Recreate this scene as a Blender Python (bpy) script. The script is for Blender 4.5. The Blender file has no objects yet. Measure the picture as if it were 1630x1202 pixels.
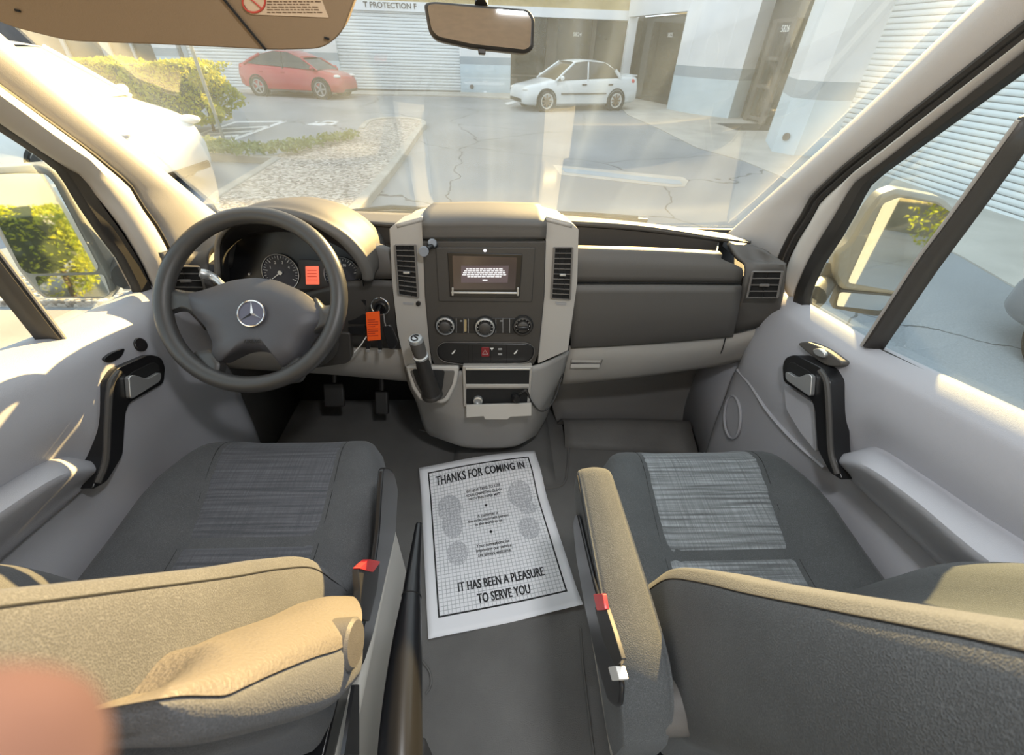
import bpy, bmesh, math, random
from mathutils import Vector, Matrix, Euler
V = Vector
R = math.radians
PI = math.pi
random.seed(7)
C = bpy.context.scene.collection
SC = bpy.context.scene

# ------------------------------------------------------------------ camera
FPX = 669.3
YAW, PIT, ROL = R(3.11), R(38.42), R(1.83)
fw = V((math.sin(YAW)*math.cos(PIT), math.cos(YAW)*math.cos(PIT), -math.sin(PIT)))
rt0 = V((math.cos(YAW), -math.sin(YAW), 0)); up0 = rt0.cross(fw)
rt = rt0*math.cos(ROL)+up0*math.sin(ROL); up = up0*math.cos(ROL)-rt0*math.sin(ROL)
EYE = V((0, 0, 1.25))
cd = bpy.data.cameras.new('camera'); cam = bpy.data.objects.new('camera', cd); C.objects.link(cam)
cd.sensor_fit = 'HORIZONTAL'; cd.sensor_width = 36; cd.lens = FPX/1630*36
cd.clip_start = .005; cd.clip_end = 400
cd.dof.use_dof = True; cd.dof.focus_distance = .95; cd.dof.aperture_fstop = 9.5
cam.matrix_world = Matrix(((rt.x, up.x, -fw.x, EYE.x), (rt.y, up.y, -fw.y, EYE.y), (rt.z, up.z, -fw.z, EYE.z), (0, 0, 0, 1)))
SC.camera = cam

# ------------------------------------------------------------------ light
SC.view_settings.view_transform = 'Standard'; SC.view_settings.look = 'None'
SC.view_settings.gamma = 1; SC.view_settings.use_curve_mapping = False
SC.view_settings.exposure = 0.12
W = bpy.data.worlds.new('sky'); SC.world = W; W.use_nodes = True
bg = W.node_tree.nodes['Background']
bg.inputs[0].default_value = (.80, .90, 1.0, 1); bg.inputs[1].default_value = 1.65
SAZ, SEL = R(26), R(19)
SUN = V((math.sin(SAZ)*math.cos(SEL), math.cos(SAZ)*math.cos(SEL), math.sin(SEL)))
sl = bpy.data.lights.new('sun', 'SUN'); so = bpy.data.objects.new('sun', sl); C.objects.link(so)
sl.energy = 22; sl.color = (1, .69, .29); sl.angle = R(.6)
so.rotation_euler = SUN.to_track_quat('Z', 'Y').to_euler(); so.location = SUN*30
SC.cycles.max_bounces = 10; SC.cycles.transparent_max_bounces = 16
SC.cycles.diffuse_bounces = 5; SC.cycles.glossy_bounces = 4
SC.cycles.caustics_reflective = False; SC.cycles.caustics_refractive = False
SC.cycles.sample_clamp_indirect = 6

# ------------------------------------------------------------------ helpers
def at(px, py, x=None, y=None, z=None, pl=None):
    """the point of the ray through a photo pixel that lies on a plane of the place"""
    v = fw + rt*((px-815)/FPX) + up*((601-py)/FPX)
    if x is not None: t = (x-EYE.x)/v.x
    elif y is not None: t = (y-EYE.y)/v.y
    elif z is not None: t = (z-EYE.z)/v.z
    else: t = (pl[0]-EYE).dot(pl[1])/v.dot(pl[1])
    return EYE + v*t
def ats(pts, **k): return [at(a, b, **k) for a, b in pts]
def lerp(a, b, t): return a+(b-a)*t
def crom(P, n, closed=False):
    """Catmull-Rom resample of a polyline to n points"""
    P = [V(p) for p in P]; m = len(P)
    if m == 1: return [P[0].copy() for _ in range(n)]
    segs = m if closed else m-1
    out = []
    for i in range(n):
        t = i/(n if closed else n-1)*segs; k = min(int(t), segs-1); f = t-k
        if closed: p0, p1, p2, p3 = (P[(k+j-1) % m] for j in range(4))
        else:
            p1, p2 = P[k], P[k+1]
            p0 = P[k-1] if k > 0 else p1*2-p2
            p3 = P[k+2] if k+2 < m else p2*2-p1
        out.append(.5*((2*p1)+(p2-p0)*f+(2*p0-5*p1+4*p2-p3)*f*f+(3*p1-p0-3*p2+p3)*f**3))
    return out
def lin(P, n):
    P = [V(p) for p in P]; L = [0]
    for a, b in zip(P, P[1:]): L.append(L[-1]+(b-a).length)
    out = []; k = 0
    for i in range(n):
        s = L[-1]*i/(n-1)
        while k < len(P)-2 and L[k+1] < s: k += 1
        d = L[k+1]-L[k]
        out.append(P[k].lerp(P[k+1], (s-L[k])/d if d > 1e-9 else 0))
    return out
def fillet(poly, r, n=4):
    """round the corners of a 2D polygon (pixels or metres)"""
    out = []; m = len(poly)
    for i in range(m):
        a, b, c = V((*poly[i-1], 0)), V((*poly[i], 0)), V((*poly[(i+1) % m], 0))
        l1, l2 = (a-b).length, (c-b).length
        q = min(r, l1*.48, l2*.48)
        p, s = b+(a-b)/max(l1, 1e-9)*q, b+(c-b)/max(l2, 1e-9)*q
        for j in range(n+1):
            t = j/n; w = p*(1-t)**2+b*2*t*(1-t)+s*t*t
            out.append((w.x, w.y))
    return out
def ell(cx, cy, rx, ry, n=24): return [(cx+rx*math.cos(2*PI*i/n), cy+ry*math.sin(2*PI*i/n)) for i in range(n)]

class MB:
    def __init__(s): s.v = []; s.f = []; s.uv = None
    def add(s, vs, fs):
        o = len(s.v); s.v += [tuple(p) for p in vs]; s.f += [tuple(i+o for i in f) for f in fs]; return s
    def box(s, c, d, rot=None):
        c = V(c); P = []
        for sx in (-.5, .5):
            for sy in (-.5, .5):
                for sz in (-.5, .5):
                    p = V((d[0]*sx, d[1]*sy, d[2]*sz)); P.append(c+(rot @ p if rot else p))
        return s.add(P, [(0, 1, 3, 2), (4, 6, 7, 5), (0, 4, 5, 1), (2, 3, 7, 6), (0, 2, 6, 4), (1, 5, 7, 3)])
    def prism(s, P, vec):
        P = [V(p) for p in P]; n = len(P); vec = V(vec)
        return s.add(P+[p+vec for p in P], [tuple(range(n)), tuple(range(2*n-1, n-1, -1))]+[(i, i+n, (i+1) % n+n, (i+1) % n) for i in range(n)])
    def face(s, P): return s.add(P, [tuple(range(len(P)))])
    def tube(s, P, r, n=8, closed=False, flat=None):
        P = [V(p) for p in P]; m = len(P); vs = []; fs = []
        rr = r if isinstance(r, (list, tuple)) else [r]*m
        prev = None
        for i in range(m):
            if closed: t = P[(i+1) % m]-P[i-1]
            else: t = P[min(i+1, m-1)]-P[max(i-1, 0)]
            t.normalize()
            if prev is None:
                a = V((0, 0, 1)) if abs(t.z) < .9 else V((1, 0, 0)); u = t.cross(a).normalized()
            else:
                u = (prev-t*prev.dot(t)); u = u.normalized() if u.length > 1e-6 else t.orthogonal().normalized()
            prev = u; w = t.cross(u)
            for j in range(n):
                a = 2*PI*j/n; vs.append(P[i]+u*(math.cos(a)*rr[i])+w*(math.sin(a)*rr[i]))
        for i in range(m if closed else m-1):
            for j in range(n):
                a, b = i*n+j, i*n+(j+1) % n; c, d = ((i+1) % m)*n+(j+1) % n, ((i+1) % m)*n+j
                fs.append((a, b, c, d))
        if not closed: fs += [tuple(range(n-1, -1, -1)), tuple(range((m-1)*n, m*n))]
        return s.add(vs, fs)
    def lathe(s, prof, o=(0, 0, 0), ax=(0, 0, 1), n=24, caps=True):
        o = V(o); ax = V(ax).normalized(); u = ax.orthogonal().normalized(); w = ax.cross(u); vs = []; fs = []
        m = len(prof)
        for r, h in prof:
            for j in range(n):
                a = 2*PI*j/n; vs.append(o+ax*h+(u*math.cos(a)+w*math.sin(a))*max(r, 1e-5))
        for i in range(m-1):
            for j in range(n): fs.append((i*n+j, i*n+(j+1) % n, (i+1)*n+(j+1) % n, (i+1)*n+j))
        if caps and prof[0][0] > 1e-4: fs.append(tuple(range(n-1, -1, -1)))
        if caps and prof[-1][0] > 1e-4: fs.append(tuple(range((m-1)*n, m*n)))
        return s.add(vs, fs)
    def grid(s, rows, nu=None, nv=None, closeu=False):
        """surface through rows of points; nu points along, nv rows"""
        rows = [[V(p) for p in r] for r in rows]
        if nu: rows = [crom(r, nu, closeu) for r in rows]
        if nv:
            cols = [crom([r[j] for r in rows], nv) for j in range(len(rows[0]))]
            rows = [[cols[j][i] for j in range(len(cols))] for i in range(nv)]
        n = len(rows[0]); m = len(rows)
        fs = [(i*n+j, i*n+(j+1) % n, (i+1)*n+(j+1) % n, (i+1)*n+j) for i in range(m-1) for j in range(n if closeu else n-1)]
        return s.add([p for r in rows for p in r], fs)
    def loops(s, L, nu=None, nv=None):
        """closed tube of loops with end caps"""
        o = len(s.v); s.grid(L, nu, nv, closeu=True)
        n = nu or len(L[0]); m = nv or len(L)
        s.f += [tuple(o+i for i in range(n-1, -1, -1)), tuple(o+(m-1)*n+i for i in range(n))]
        return s
    def ball(s, c, r, nu=16, nv=10, rot=None):
        c = V(c); r = r if isinstance(r, (tuple, list)) else (r, r, r); rows = []
        for i in range(nv+1):
            t = PI*i/nv; rows.append([])
            for j in range(nu):
                a = 2*PI*j/nu; p = V((r[0]*max(math.sin(t), 1e-4)*math.cos(a), r[1]*max(math.sin(t), 1e-4)*math.sin(a), r[2]*math.cos(t)))
                rows[-1].append(c+(rot @ p if rot else p))
        return s.grid(rows, closeu=True)
    def build(s, name, mat, parent=None, bevel=0, solid=0, sub=0, ang=40, seg=2, flat=False, off=-1):
        me = bpy.data.meshes.new(name); me.from_pydata(s.v, [], s.f); me.validate(); me.update()
        bm = bmesh.new(); bm.from_mesh(me)
        bmesh.ops.recalc_face_normals(bm, faces=bm.faces); bm.to_mesh(me); bm.free()
        if not flat:
            me.polygons.foreach_set('use_smooth', [True]*len(me.polygons))
            me.set_sharp_from_angle(angle=R(ang))
        me.materials.append(mat)
        o = bpy.data.objects.new(name, me); C.objects.link(o)
        if parent is not None: adopt(o, parent)
        if solid:
            md = o.modifiers.new('thick', 'SOLIDIFY'); md.thickness = solid; md.offset = off
        if bevel:
            md = o.modifiers.new('bevel', 'BEVEL'); md.width = bevel; md.segments = seg; md.limit_method = 'ANGLE'; md.angle_limit = R(35)
            md.use_clamp_overlap = True
        if sub:
            md = o.modifiers.new('sub', 'SUBSURF'); md.levels = sub; md.render_levels = sub
        return o
def world_m(o):
    m = Matrix.LocRotScale(o.location, o.rotation_euler, o.scale)
    return (world_m(o.parent) @ o.matrix_parent_inverse @ m) if o.parent else m
def adopt(o, p):
    o.parent = p; o.matrix_parent_inverse = world_m(p).inverted()
def tag(o, label=None, cat=None, group=None, kind=None):
    if label: o['label'] = label
    if cat: o['category'] = cat
    if group: o['group'] = group
    if kind: o['kind'] = kind
    return o
def thing(name, label, cat, loc=(0, 0, 0), group=None):
    o = bpy.data.objects.new(name, None); o.empty_display_size = .05; C.objects.link(o); o.location = loc
    return tag(o, label, cat, group)
def copy_tree(o, parent=None):
    c = o.copy(); C.objects.link(c)
    if parent is not None: c.parent = parent
    for ch in [k for k in bpy.data.objects if k.parent == o]: copy_tree(ch, c)
    return c
def struct(o): o['kind'] = 'structure'; return o
def plate(name, poly, pl, mat, parent, h=.0, depth=.01, r=0, bevel=0, ang=40):
    """solid plate whose front outline is seen at these pixels on plane pl raised by h"""
    if r: poly = fillet(poly, r)
    q = (pl[0]+pl[1]*h, pl[1])
    return MB().prism([at(a, b, pl=q) for a, b in poly], -pl[1]*depth).build(name, mat, parent, bevel=bevel, ang=ang)
def text_mb(txt, size, o, ex, ey, sx=1.0, bold=0, lift=0, align='CENTER', gap=1.0):
    cu = bpy.data.curves.new('t', 'FONT'); cu.body = txt; cu.size = size; cu.align_x = align; cu.align_y = 'CENTER'; cu.offset = bold; cu.space_character = gap
    cu.resolution_u = 3
    ob = bpy.data.objects.new('t', cu); C.objects.link(ob)
    dg = bpy.context.evaluated_depsgraph_get(); me = ob.evaluated_get(dg).to_mesh()
    o = V(o); ex = V(ex).normalized(); ey = V(ey).normalized(); n = ex.cross(ey)
    m = MB(); m.add([o+ex*(v.co.x*sx)+ey*v.co.y+n*lift for v in me.vertices], [tuple(p.vertices) for p in me.polygons])
    ob.evaluated_get(dg).to_mesh_clear(); bpy.data.objects.remove(ob); bpy.data.curves.remove(cu)
    return m

# ------------------------------------------------------------------ materials
def mat(name, col, rough=.6, metal=0, bump=0, bscale=200, var=0, vscale=8, spec=.5, emit=None, es=1, coat=0, sheen=0):
    m = bpy.data.materials.new(name); m.use_nodes = True; nt = m.node_tree; b = nt.nodes['Principled BSDF']
    b.inputs['Base Color'].default_value = (*col, 1); b.inputs['Roughness'].default_value = rough
    b.inputs['Metallic'].default_value = metal; b.inputs['Specular IOR Level'].default_value = spec
    b.inputs['Coat Weight'].default_value = coat; b.inputs['Sheen Weight'].default_value = sheen
    if emit: b.inputs['Emission Color'].default_value = (*emit, 1); b.inputs['Emission Strength'].default_value = es
    if bump or var:
        tc = nt.nodes.new('ShaderNodeTexCoord')
    if bump:
        n = nt.nodes.new('ShaderNodeTexNoise'); n.inputs['Scale'].default_value = bscale; n.inputs['Detail'].default_value = 3
        bp = nt.nodes.new('ShaderNodeBump'); bp.inputs['Strength'].default_value = bump; bp.inputs['Distance'].default_value = .002
        nt.links.new(tc.outputs['Object'], n.inputs['Vector']); nt.links.new(n.outputs['Fac'], bp.inputs['Height']); nt.links.new(bp.outputs['Normal'], b.inputs['Normal'])
    if var:
        n2 = nt.nodes.new('ShaderNodeTexNoise'); n2.inputs['Scale'].default_value = vscale; n2.inputs['Detail'].default_value = 6
        mr = nt.nodes.new('ShaderNodeMapRange'); mr.inputs['From Min'].default_value = .3; mr.inputs['From Max'].default_value = .7
        mr.inputs['To Min'].default_value = 1-var; mr.inputs['To Max'].default_value = 1+var
        mx = nt.nodes.new('ShaderNodeMix'); mx.data_type = 'RGBA'; mx.blend_type = 'MULTIPLY'; mx.inputs['Factor'].default_value = 1
        mx.inputs['A'].default_value = (*col, 1)
        nt.links.new(tc.outputs['Object'], n2.inputs['Vector']); nt.links.new(n2.outputs['Fac'], mr.inputs['Value'])
        nt.links.new(mr.outputs['Result'], mx.inputs['B']); nt.links.new(mx.outputs['Result'], b.inputs['Base Color'])
    return m
def N(nt, t, **k):
    n = nt.nodes.new('ShaderNode'+t)
    for a, v in k.items(): setattr(n, a, v)
    return n
def mth(nt, op, a, b=None, c=None):
    n = N(nt, 'Math', operation=op)
    for i, q in enumerate((a, b, c)):
        if q is None: continue
        if isinstance(q, (int, float)): n.inputs[i].default_value = q
        else: nt.links.new(q, n.inputs[i])
    return n.outputs[0]
def mixc(nt, f, a, b, blend='MIX'):
    n = N(nt, 'Mix', data_type='RGBA', blend_type=blend)
    for k, q in (('Factor', f), ('A', a), ('B', b)):
        if isinstance(q, (int, float)): n.inputs[k].default_value = q
        elif isinstance(q, tuple): n.inputs[k].default_value = (*q, 1)
        else: nt.links.new(q, n.inputs[k])
    return n.outputs['Result']

M = {}
M['dash'] = mat('dash_plastic', (.092, .085, .077), .50, bump=.25, bscale=900)
M['dash2'] = mat('console_plastic', (.050, .046, .042), .45, bump=.15, bscale=900)
M['light'] = mat('light_grey_plastic', (.36, .34, .31), .5, bump=.2, bscale=900)
M['lightshiny'] = mat('silver_grey_trim', (.40, .38, .35), .38)
M['door'] = mat('door_plastic', (.40, .40, .425), .48, bump=.2, bscale=800)
M['cream'] = mat('cream_trim', (.62, .59, .54), .55, bump=.1, bscale=600)
M['pillar'] = mat('pillar_trim', (.52, .50, .48), .55, bump=.15, bscale=700)
M['tan'] = mat('headliner_tan', (.76, .61, .47), .8, bump=.25, bscale=700, var=.06, vscale=30)
M['visor'] = mat('visor_vinyl', (.25, .175, .105), .7, bump=.2, bscale=900)
M['rubber'] = mat('black_rubber', (.028, .026, .024), .5)
M['black'] = mat('gloss_black_plastic', (.012, .012, .013), .28)
M['hole'] = mat('deep_black', (.006, .006, .006), .8)
M['chrome'] = mat('chrome', (.75, .75, .75), .15, 1)
M['silver'] = mat('satin_silver', (.55, .56, .56), .35, .7)
M['wheelrub'] = mat('wheel_urethane', (.045, .044, .043), .36, bump=.15, bscale=1200)
M['hub'] = mat('hub_plastic', (.060, .060, .068), .45, bump=.2, bscale=1200)
M['vinyl'] = mat('armrest_vinyl', (.135, .12, .105), .5, bump=.7, bscale=300)
M['white'] = mat('white_paint', (.70, .69, .66), .35)
M['basepaint'] = mat('seat_box_paint', (.55, .52, .46), .4)
M['carpet'] = mat('floor_mat', (.135, .130, .122), .62, bump=.6, bscale=500, var=.18, vscale=5)
M['red'] = mat('red_plastic', (.62, .03, .03), .4)
M['orange'] = mat('orange_tag', (.95, .11, .01), .6)
M['whiteglow'] = mat('lit_white', (.8, .8, .8), .5, emit=(.9, .9, 1), es=1.0)
M['mark'] = mat('white_marking', (.75, .75, .72), .6)
M['greymark'] = mat('grey_marking', (.30, .30, .30), .6)
M['ink'] = mat('printing_ink', (.02, .02, .022), .8)
M['thread'] = mat('dark_thread', (.012, .012, .012), .9)
M['skin'] = mat('skin', (.060, .028, .024), .9, bump=.1, bscale=300)  # darkened so the hand's shade is part of its colour
M['redcar'] = mat('red_paint', (.42, .02, .03), .25, coat=.6)
M['whitecar'] = mat('white_car_paint', (.72, .76, .78), .25, coat=.5)
M['greycar'] = mat('grey_car_paint', (.20, .21, .23), .3, coat=.5)
M['tire'] = mat('tyre', (.025, .025, .025), .8)
M['rim'] = mat('alloy', (.35, .35, .36), .4, .5)
M['bronze'] = mat('bronze_alloy', (.30, .22, .14), .5, .2)
M['footgrey'] = mat('footwell_grey_plastic', (.20, .19, .18), .5, bump=.2, bscale=800)
M['lightlow'] = mat('shaded_console_grey', (.27, .26, .245), .45, bump=.2, bscale=900)  # light grey plastic darkened to paint in the shade low on the console
M['slat'] = mat('vent_slat_plastic', (.15, .14, .13), .4)
M['phone'] = mat('grey_blue_plastic', (.22, .24, .27), .4)
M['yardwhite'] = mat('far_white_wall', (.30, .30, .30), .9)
M['yardwall'] = mat('far_yard_wall', (.20, .18, .12), .9, var=.3, vscale=2)
M['wall'] = mat('white_stucco', (.74, .76, .78), .85, bump=.15, bscale=60, var=.04, vscale=2)
M['wallblue'] = mat('pale_blue_base_paint', (.54, .65, .72), .8, bump=.15, bscale=60, var=.05, vscale=2)
M['bandgrey'] = mat('grey_band_paint', (.34, .40, .45), .8)
M['stuccotan'] = mat('tan_stucco', (.42, .33, .17), .9, bump=.6, bscale=30, var=.12, vscale=6)
M['glassdark'] = mat('storefront_glass', (.045, .036, .026), .08, spec=.8, var=.45, vscale=1.6)
M['carglass'] = mat('pale_car_glass', (.40, .43, .45), .08, spec=.8)  # pale colour stands in for bright reflections on the glass
M['frame'] = mat('storefront_frame', (.10, .085, .07), .5)
M['concrete'] = mat('concrete', (.46, .44, .40), .9, bump=.4, bscale=40, var=.12, vscale=1.5)
M['kerb'] = mat('kerb_concrete', (.40, .38, .34), .9, bump=.4, bscale=40, var=.15, vscale=3)
M['paintline'] = mat('road_paint', (.62, .64, .66), .8, var=.2, vscale=10)
M['post'] = mat('grey_post', (.22, .24, .23), .5)
M['stem'] = mat('woody_stem', (.10, .07, .04), .9)

def leafmat(name, a, b):
    m = mat(name, a, .5); nt = m.node_tree; p = nt.nodes['Principled BSDF']
    oi = N(nt, 'TexCoord'); n = N(nt, 'TexNoise'); n.inputs['Scale'].default_value = 9; n.inputs['Detail'].default_value = 4
    nt.links.new(oi.outputs['Object'], n.inputs['Vector'])
    f = mth(nt, 'MULTIPLY_ADD', n.outputs['Fac'], 2.4, -.7)
    nt.links.new(mixc(nt, f, a, b), p.inputs['Base Color'])
    tr = N(nt, 'BsdfTranslucent'); tr.inputs[0].default_value = (*b, 1); ad = N(nt, 'MixShader'); ad.inputs[0].default_value = .35
    nt.links.new(p.outputs[0], ad.inputs[1]); nt.links.new(tr.outputs[0], ad.inputs[2])
    nt.links.new(ad.outputs[0], nt.nodes['Material Output'].inputs[0])
    return m
M['leaf'] = leafmat('hedge_leaf', (.16, .26, .02), (.55, .52, .02))
M['ground_leaf'] = leafmat('groundcover_leaf', (.16, .22, .07), (.34, .38, .18))

def stripes(name, base, axis, scale, depth, nm=1):
    """horizontal slat pattern of a roll-up shutter"""
    m = mat(name, base, .5); nt = m.node_tree; b = nt.nodes['Principled BSDF']
    tc = N(nt, 'TexCoord'); sp = N(nt, 'SeparateXYZ'); nt.links.new(tc.outputs['Object'], sp.inputs[0])
    f = mth(nt, 'FRACT', mth(nt, 'MULTIPLY', sp.outputs[axis], scale))
    g = mth(nt, 'LESS_THAN', f, .16)
    nt.links.new(mixc(nt, g, base, tuple(c*.45 for c in base)), b.inputs['Base Color'])
    bp = N(nt, 'Bump'); bp.inputs['Strength'].default_value = .8; bp.inputs['Distance'].default_value = depth
    nt.links.new(mth(nt, 'SINE', mth(nt, 'MULTIPLY', f, PI)), bp.inputs['Height']); nt.links.new(bp.outputs[0], b.inputs['Normal'])
    return m
M['shutter'] = stripes('roll_up_shutter', (.74, .78, .79), 2, 11, .02)
M['shutterfar'] = stripes('roll_up_shutter_small_slats', (.70, .74, .76), 2, 9, .02)

def glass(name, tint, dust, col, scale, refl=.06):
    m = bpy.data.materials.new(name); m.use_nodes = True; nt = m.node_tree
    for n in list(nt.nodes):
        if n.type == 'BSDF_PRINCIPLED': nt.nodes.remove(n)
    out = nt.nodes['Material Output']
    t = N(nt, 'BsdfTransparent'); t.inputs[0].default_value = (*tint, 1)
    g = N(nt, 'BsdfGlossy'); g.inputs['Roughness'].default_value = .02
    fr = N(nt, 'LayerWeight'); fr.inputs[0].default_value = .25
    a = N(nt, 'MixShader'); nt.links.new(mth(nt, 'MULTIPLY_ADD', fr.outputs['Fresnel'], .25, refl*.3), a.inputs[0])
    nt.links.new(t.outputs[0], a.inputs[1]); nt.links.new(g.outputs[0], a.inputs[2])
    if dust:
        d = N(nt, 'BsdfTranslucent'); d.inputs[0].default_value = (*col, 1)
        d2 = N(nt, 'BsdfDiffuse'); d2.inputs[0].default_value = (*col, 1)
        dm = N(nt, 'MixShader'); dm.inputs[0].default_value = .35
        nt.links.new(d.outputs[0], dm.inputs[1]); nt.links.new(d2.outputs[0], dm.inputs[2])
        tc = N(nt, 'TexCoord'); n1 = N(nt, 'TexNoise'); n1.inputs['Scale'].default_value = scale; n1.inputs['Detail'].default_value = 5
        n2 = N(nt, 'TexNoise'); n2.inputs['Scale'].default_value = 260; n2.inputs['Detail'].default_value = 2
        # vertical streaks down the pane, added to the dust layer
        mp = N(nt, 'Mapping'); mp.inputs['Scale'].default_value = (16, .7, .7); nt.links.new(tc.outputs['Object'], mp.inputs[0])
        wv = N(nt, 'TexNoise'); wv.inputs['Scale'].default_value = 1; wv.inputs['Detail'].default_value = 4
        nt.links.new(tc.outputs['Object'], n1.inputs['Vector']); nt.links.new(tc.outputs['Object'], n2.inputs['Vector']); nt.links.new(mp.outputs[0], wv.inputs['Vector'])
        f = mth(nt, 'MULTIPLY_ADD', n1.outputs['Fac'], 1.3, -.15)
        sp = mth(nt, 'MULTIPLY', mth(nt, 'GREATER_THAN', n2.outputs['Fac'], .68), .7)
        wl = mth(nt, 'MULTIPLY', mth(nt, 'POWER', wv.outputs['Fac'], 4), 2.2)
        f = mth(nt, 'MULTIPLY', mth(nt, 'ADD', mth(nt, 'ADD', f, sp), wl), dust)
        f = mth(nt, 'MINIMUM', mth(nt, 'MAXIMUM', f, 0), .8)
        b = N(nt, 'MixShader'); nt.links.new(f, b.inputs[0]); nt.links.new(a.outputs[0], b.inputs[1]); nt.links.new(dm.outputs[0], b.inputs[2])
        a = b
    nt.links.new(a.outputs[0], out.inputs[0])
    return m
M['windscreen'] = glass('windscreen_glass', (.97, .98, .97), .048, (.66, .80, 1.0), 3)
M['sideglass'] = glass('side_glass', (.93, .98, .975), .02, (.9, .95, .95), 3)
M['mirror'] = mat('mirror_glass', (.88, .88, .86), .02, 1)

def fabric(name, base, stripe=None):
    m = mat(name, base, .9, sheen=.08); nt = m.node_tree; b = nt.nodes['Principled BSDF']
    tc = N(nt, 'TexCoord')
    mp = N(nt, 'Mapping'); mp.inputs['Scale'].default_value = (1, 1, 1); nt.links.new(tc.outputs['Object'], mp.inputs[0])
    wx = N(nt, 'TexVoronoi'); wx.inputs['Scale'].default_value = 780
    nt.links.new(mp.outputs[0], wx.inputs['Vector'])
    bp = N(nt, 'Bump'); bp.inputs['Strength'].default_value = .5; bp.inputs['Distance'].default_value = .0008
    nt.links.new(wx.outputs['Distance'], bp.inputs['Height']); nt.links.new(bp.outputs[0], b.inputs['Normal'])
    nz = N(nt, 'TexNoise'); nz.inputs['Scale'].default_value = 14; nz.inputs['Detail'].default_value = 5; nt.links.new(tc.outputs['Object'], nz.inputs['Vector'])
    k = mth(nt, 'MULTIPLY_ADD', nz.outputs['Fac'], .5, .75)
    vm = mth(nt, 'MULTIPLY_ADD', wx.outputs['Distance'], .9, .6)
    col = mixc(nt, 1.0, base, mth(nt, 'MULTIPLY', k, vm), 'MULTIPLY')
    if stripe:
        m1 = N(nt, 'Mapping'); m1.inputs['Scale'].default_value = (5, 170, 0); nt.links.new(tc.outputs['Object'], m1.inputs[0])
        s1 = N(nt, 'TexNoise'); s1.inputs['Scale'].default_value = 1; s1.inputs['Detail'].default_value = 3; nt.links.new(m1.outputs[0], s1.inputs['Vector'])
        m2 = N(nt, 'Mapping'); m2.inputs['Scale'].default_value = (330, 9, 0); nt.links.new(tc.outputs['Object'], m2.inputs[0])
        s2 = N(nt, 'TexNoise'); s2.inputs['Scale'].default_value = 1; s2.inputs['Detail'].default_value = 2; nt.links.new(m2.outputs[0], s2.inputs['Vector'])
        f = mth(nt, 'MULTIPLY', mth(nt, 'MULTIPLY_ADD', s1.outputs['Fac'], 3.2, -1.05), mth(nt, 'MULTIPLY_ADD', s2.outputs['Fac'], 1.7, -.1))
        f = mth(nt, 'MINIMUM', mth(nt, 'MAXIMUM', f, 0), 1)
        col = mixc(nt, f, col, stripe)
    nt.links.new(col, b.inputs['Base Color'])
    return m
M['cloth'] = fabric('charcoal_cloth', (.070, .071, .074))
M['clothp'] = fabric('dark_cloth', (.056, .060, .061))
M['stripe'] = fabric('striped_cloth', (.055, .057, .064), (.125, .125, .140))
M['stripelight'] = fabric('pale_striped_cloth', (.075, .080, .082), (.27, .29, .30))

def gravelmat(name, a, b, sc):
    m = mat(name, a, .9); nt = m.node_tree; p = nt.nodes['Principled BSDF']; tc = N(nt, 'TexCoord')
    v = N(nt, 'TexVoronoi'); v.inputs['Scale'].default_value = sc; nt.links.new(tc.outputs['Object'], v.inputs['Vector'])
    sp = N(nt, 'SeparateColor'); nt.links.new(v.outputs['Color'], sp.inputs[0])
    nt.links.new(mixc(nt, sp.outputs[0], a, b), p.inputs['Base Color'])
    bp = N(nt, 'Bump'); bp.inputs['Strength'].default_value = 1; bp.inputs['Distance'].default_value = .02; bp.invert = True
    nt.links.new(v.outputs['Distance'], bp.inputs['Height']); nt.links.new(bp.outputs[0], p.inputs['Normal'])
    return m
M['gravel'] = gravelmat('gravel', (.20, .17, .14), (.60, .55, .49), 24)
def asphaltmat():
    m = mat('asphalt', (.19, .20, .21), .9); nt = m.node_tree; p = nt.nodes['Principled BSDF']; tc = N(nt, 'TexCoord')
    n = N(nt, 'TexNoise'); n.inputs['Scale'].default_value = .5; n.inputs['Detail'].default_value = 8; nt.links.new(tc.outputs['Object'], n.inputs['Vector'])
    n2 = N(nt, 'TexNoise'); n2.inputs['Scale'].default_value = 60; nt.links.new(tc.outputs['Object'], n2.inputs['Vector'])
    v = N(nt, 'TexVoronoi', feature='DISTANCE_TO_EDGE'); v.inputs['Scale'].default_value = .42
    wn = N(nt, 'TexNoise'); wn.inputs['Scale'].default_value = 1.3; wn.inputs['Detail'].default_value = 5; nt.links.new(tc.outputs['Object'], wn.inputs['Vector'])
    wm = N(nt, 'Mix', data_type='VECTOR'); wm.inputs['Factor'].default_value = .35
    nt.links.new(tc.outputs['Object'], wm.inputs['A']); nt.links.new(wn.outputs['Color'], wm.inputs['B']); nt.links.new(wm.outputs['Result'], v.inputs['Vector'])
    crack = mth(nt, 'LESS_THAN', v.outputs['Distance'], .0028)
    k = mth(nt, 'MULTIPLY', mth(nt, 'MULTIPLY_ADD', n.outputs['Fac'], .7, .65), mth(nt, 'MULTIPLY_ADD', n2.outputs['Fac'], .5, .75))
    c = mixc(nt, 1.0, (.26, .275, .29), k, 'MULTIPLY')
    nt.links.new(mixc(nt, mth(nt, 'MULTIPLY', crack, .75), c, (.05, .05, .05)), p.inputs['Base Color'])
    return m
M['asphalt'] = asphaltmat()
M['pinkpave'] = mat('pinkish_paving', (.42, .33, .28), .9, bump=.4, bscale=40, var=.12, vscale=2)
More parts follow.
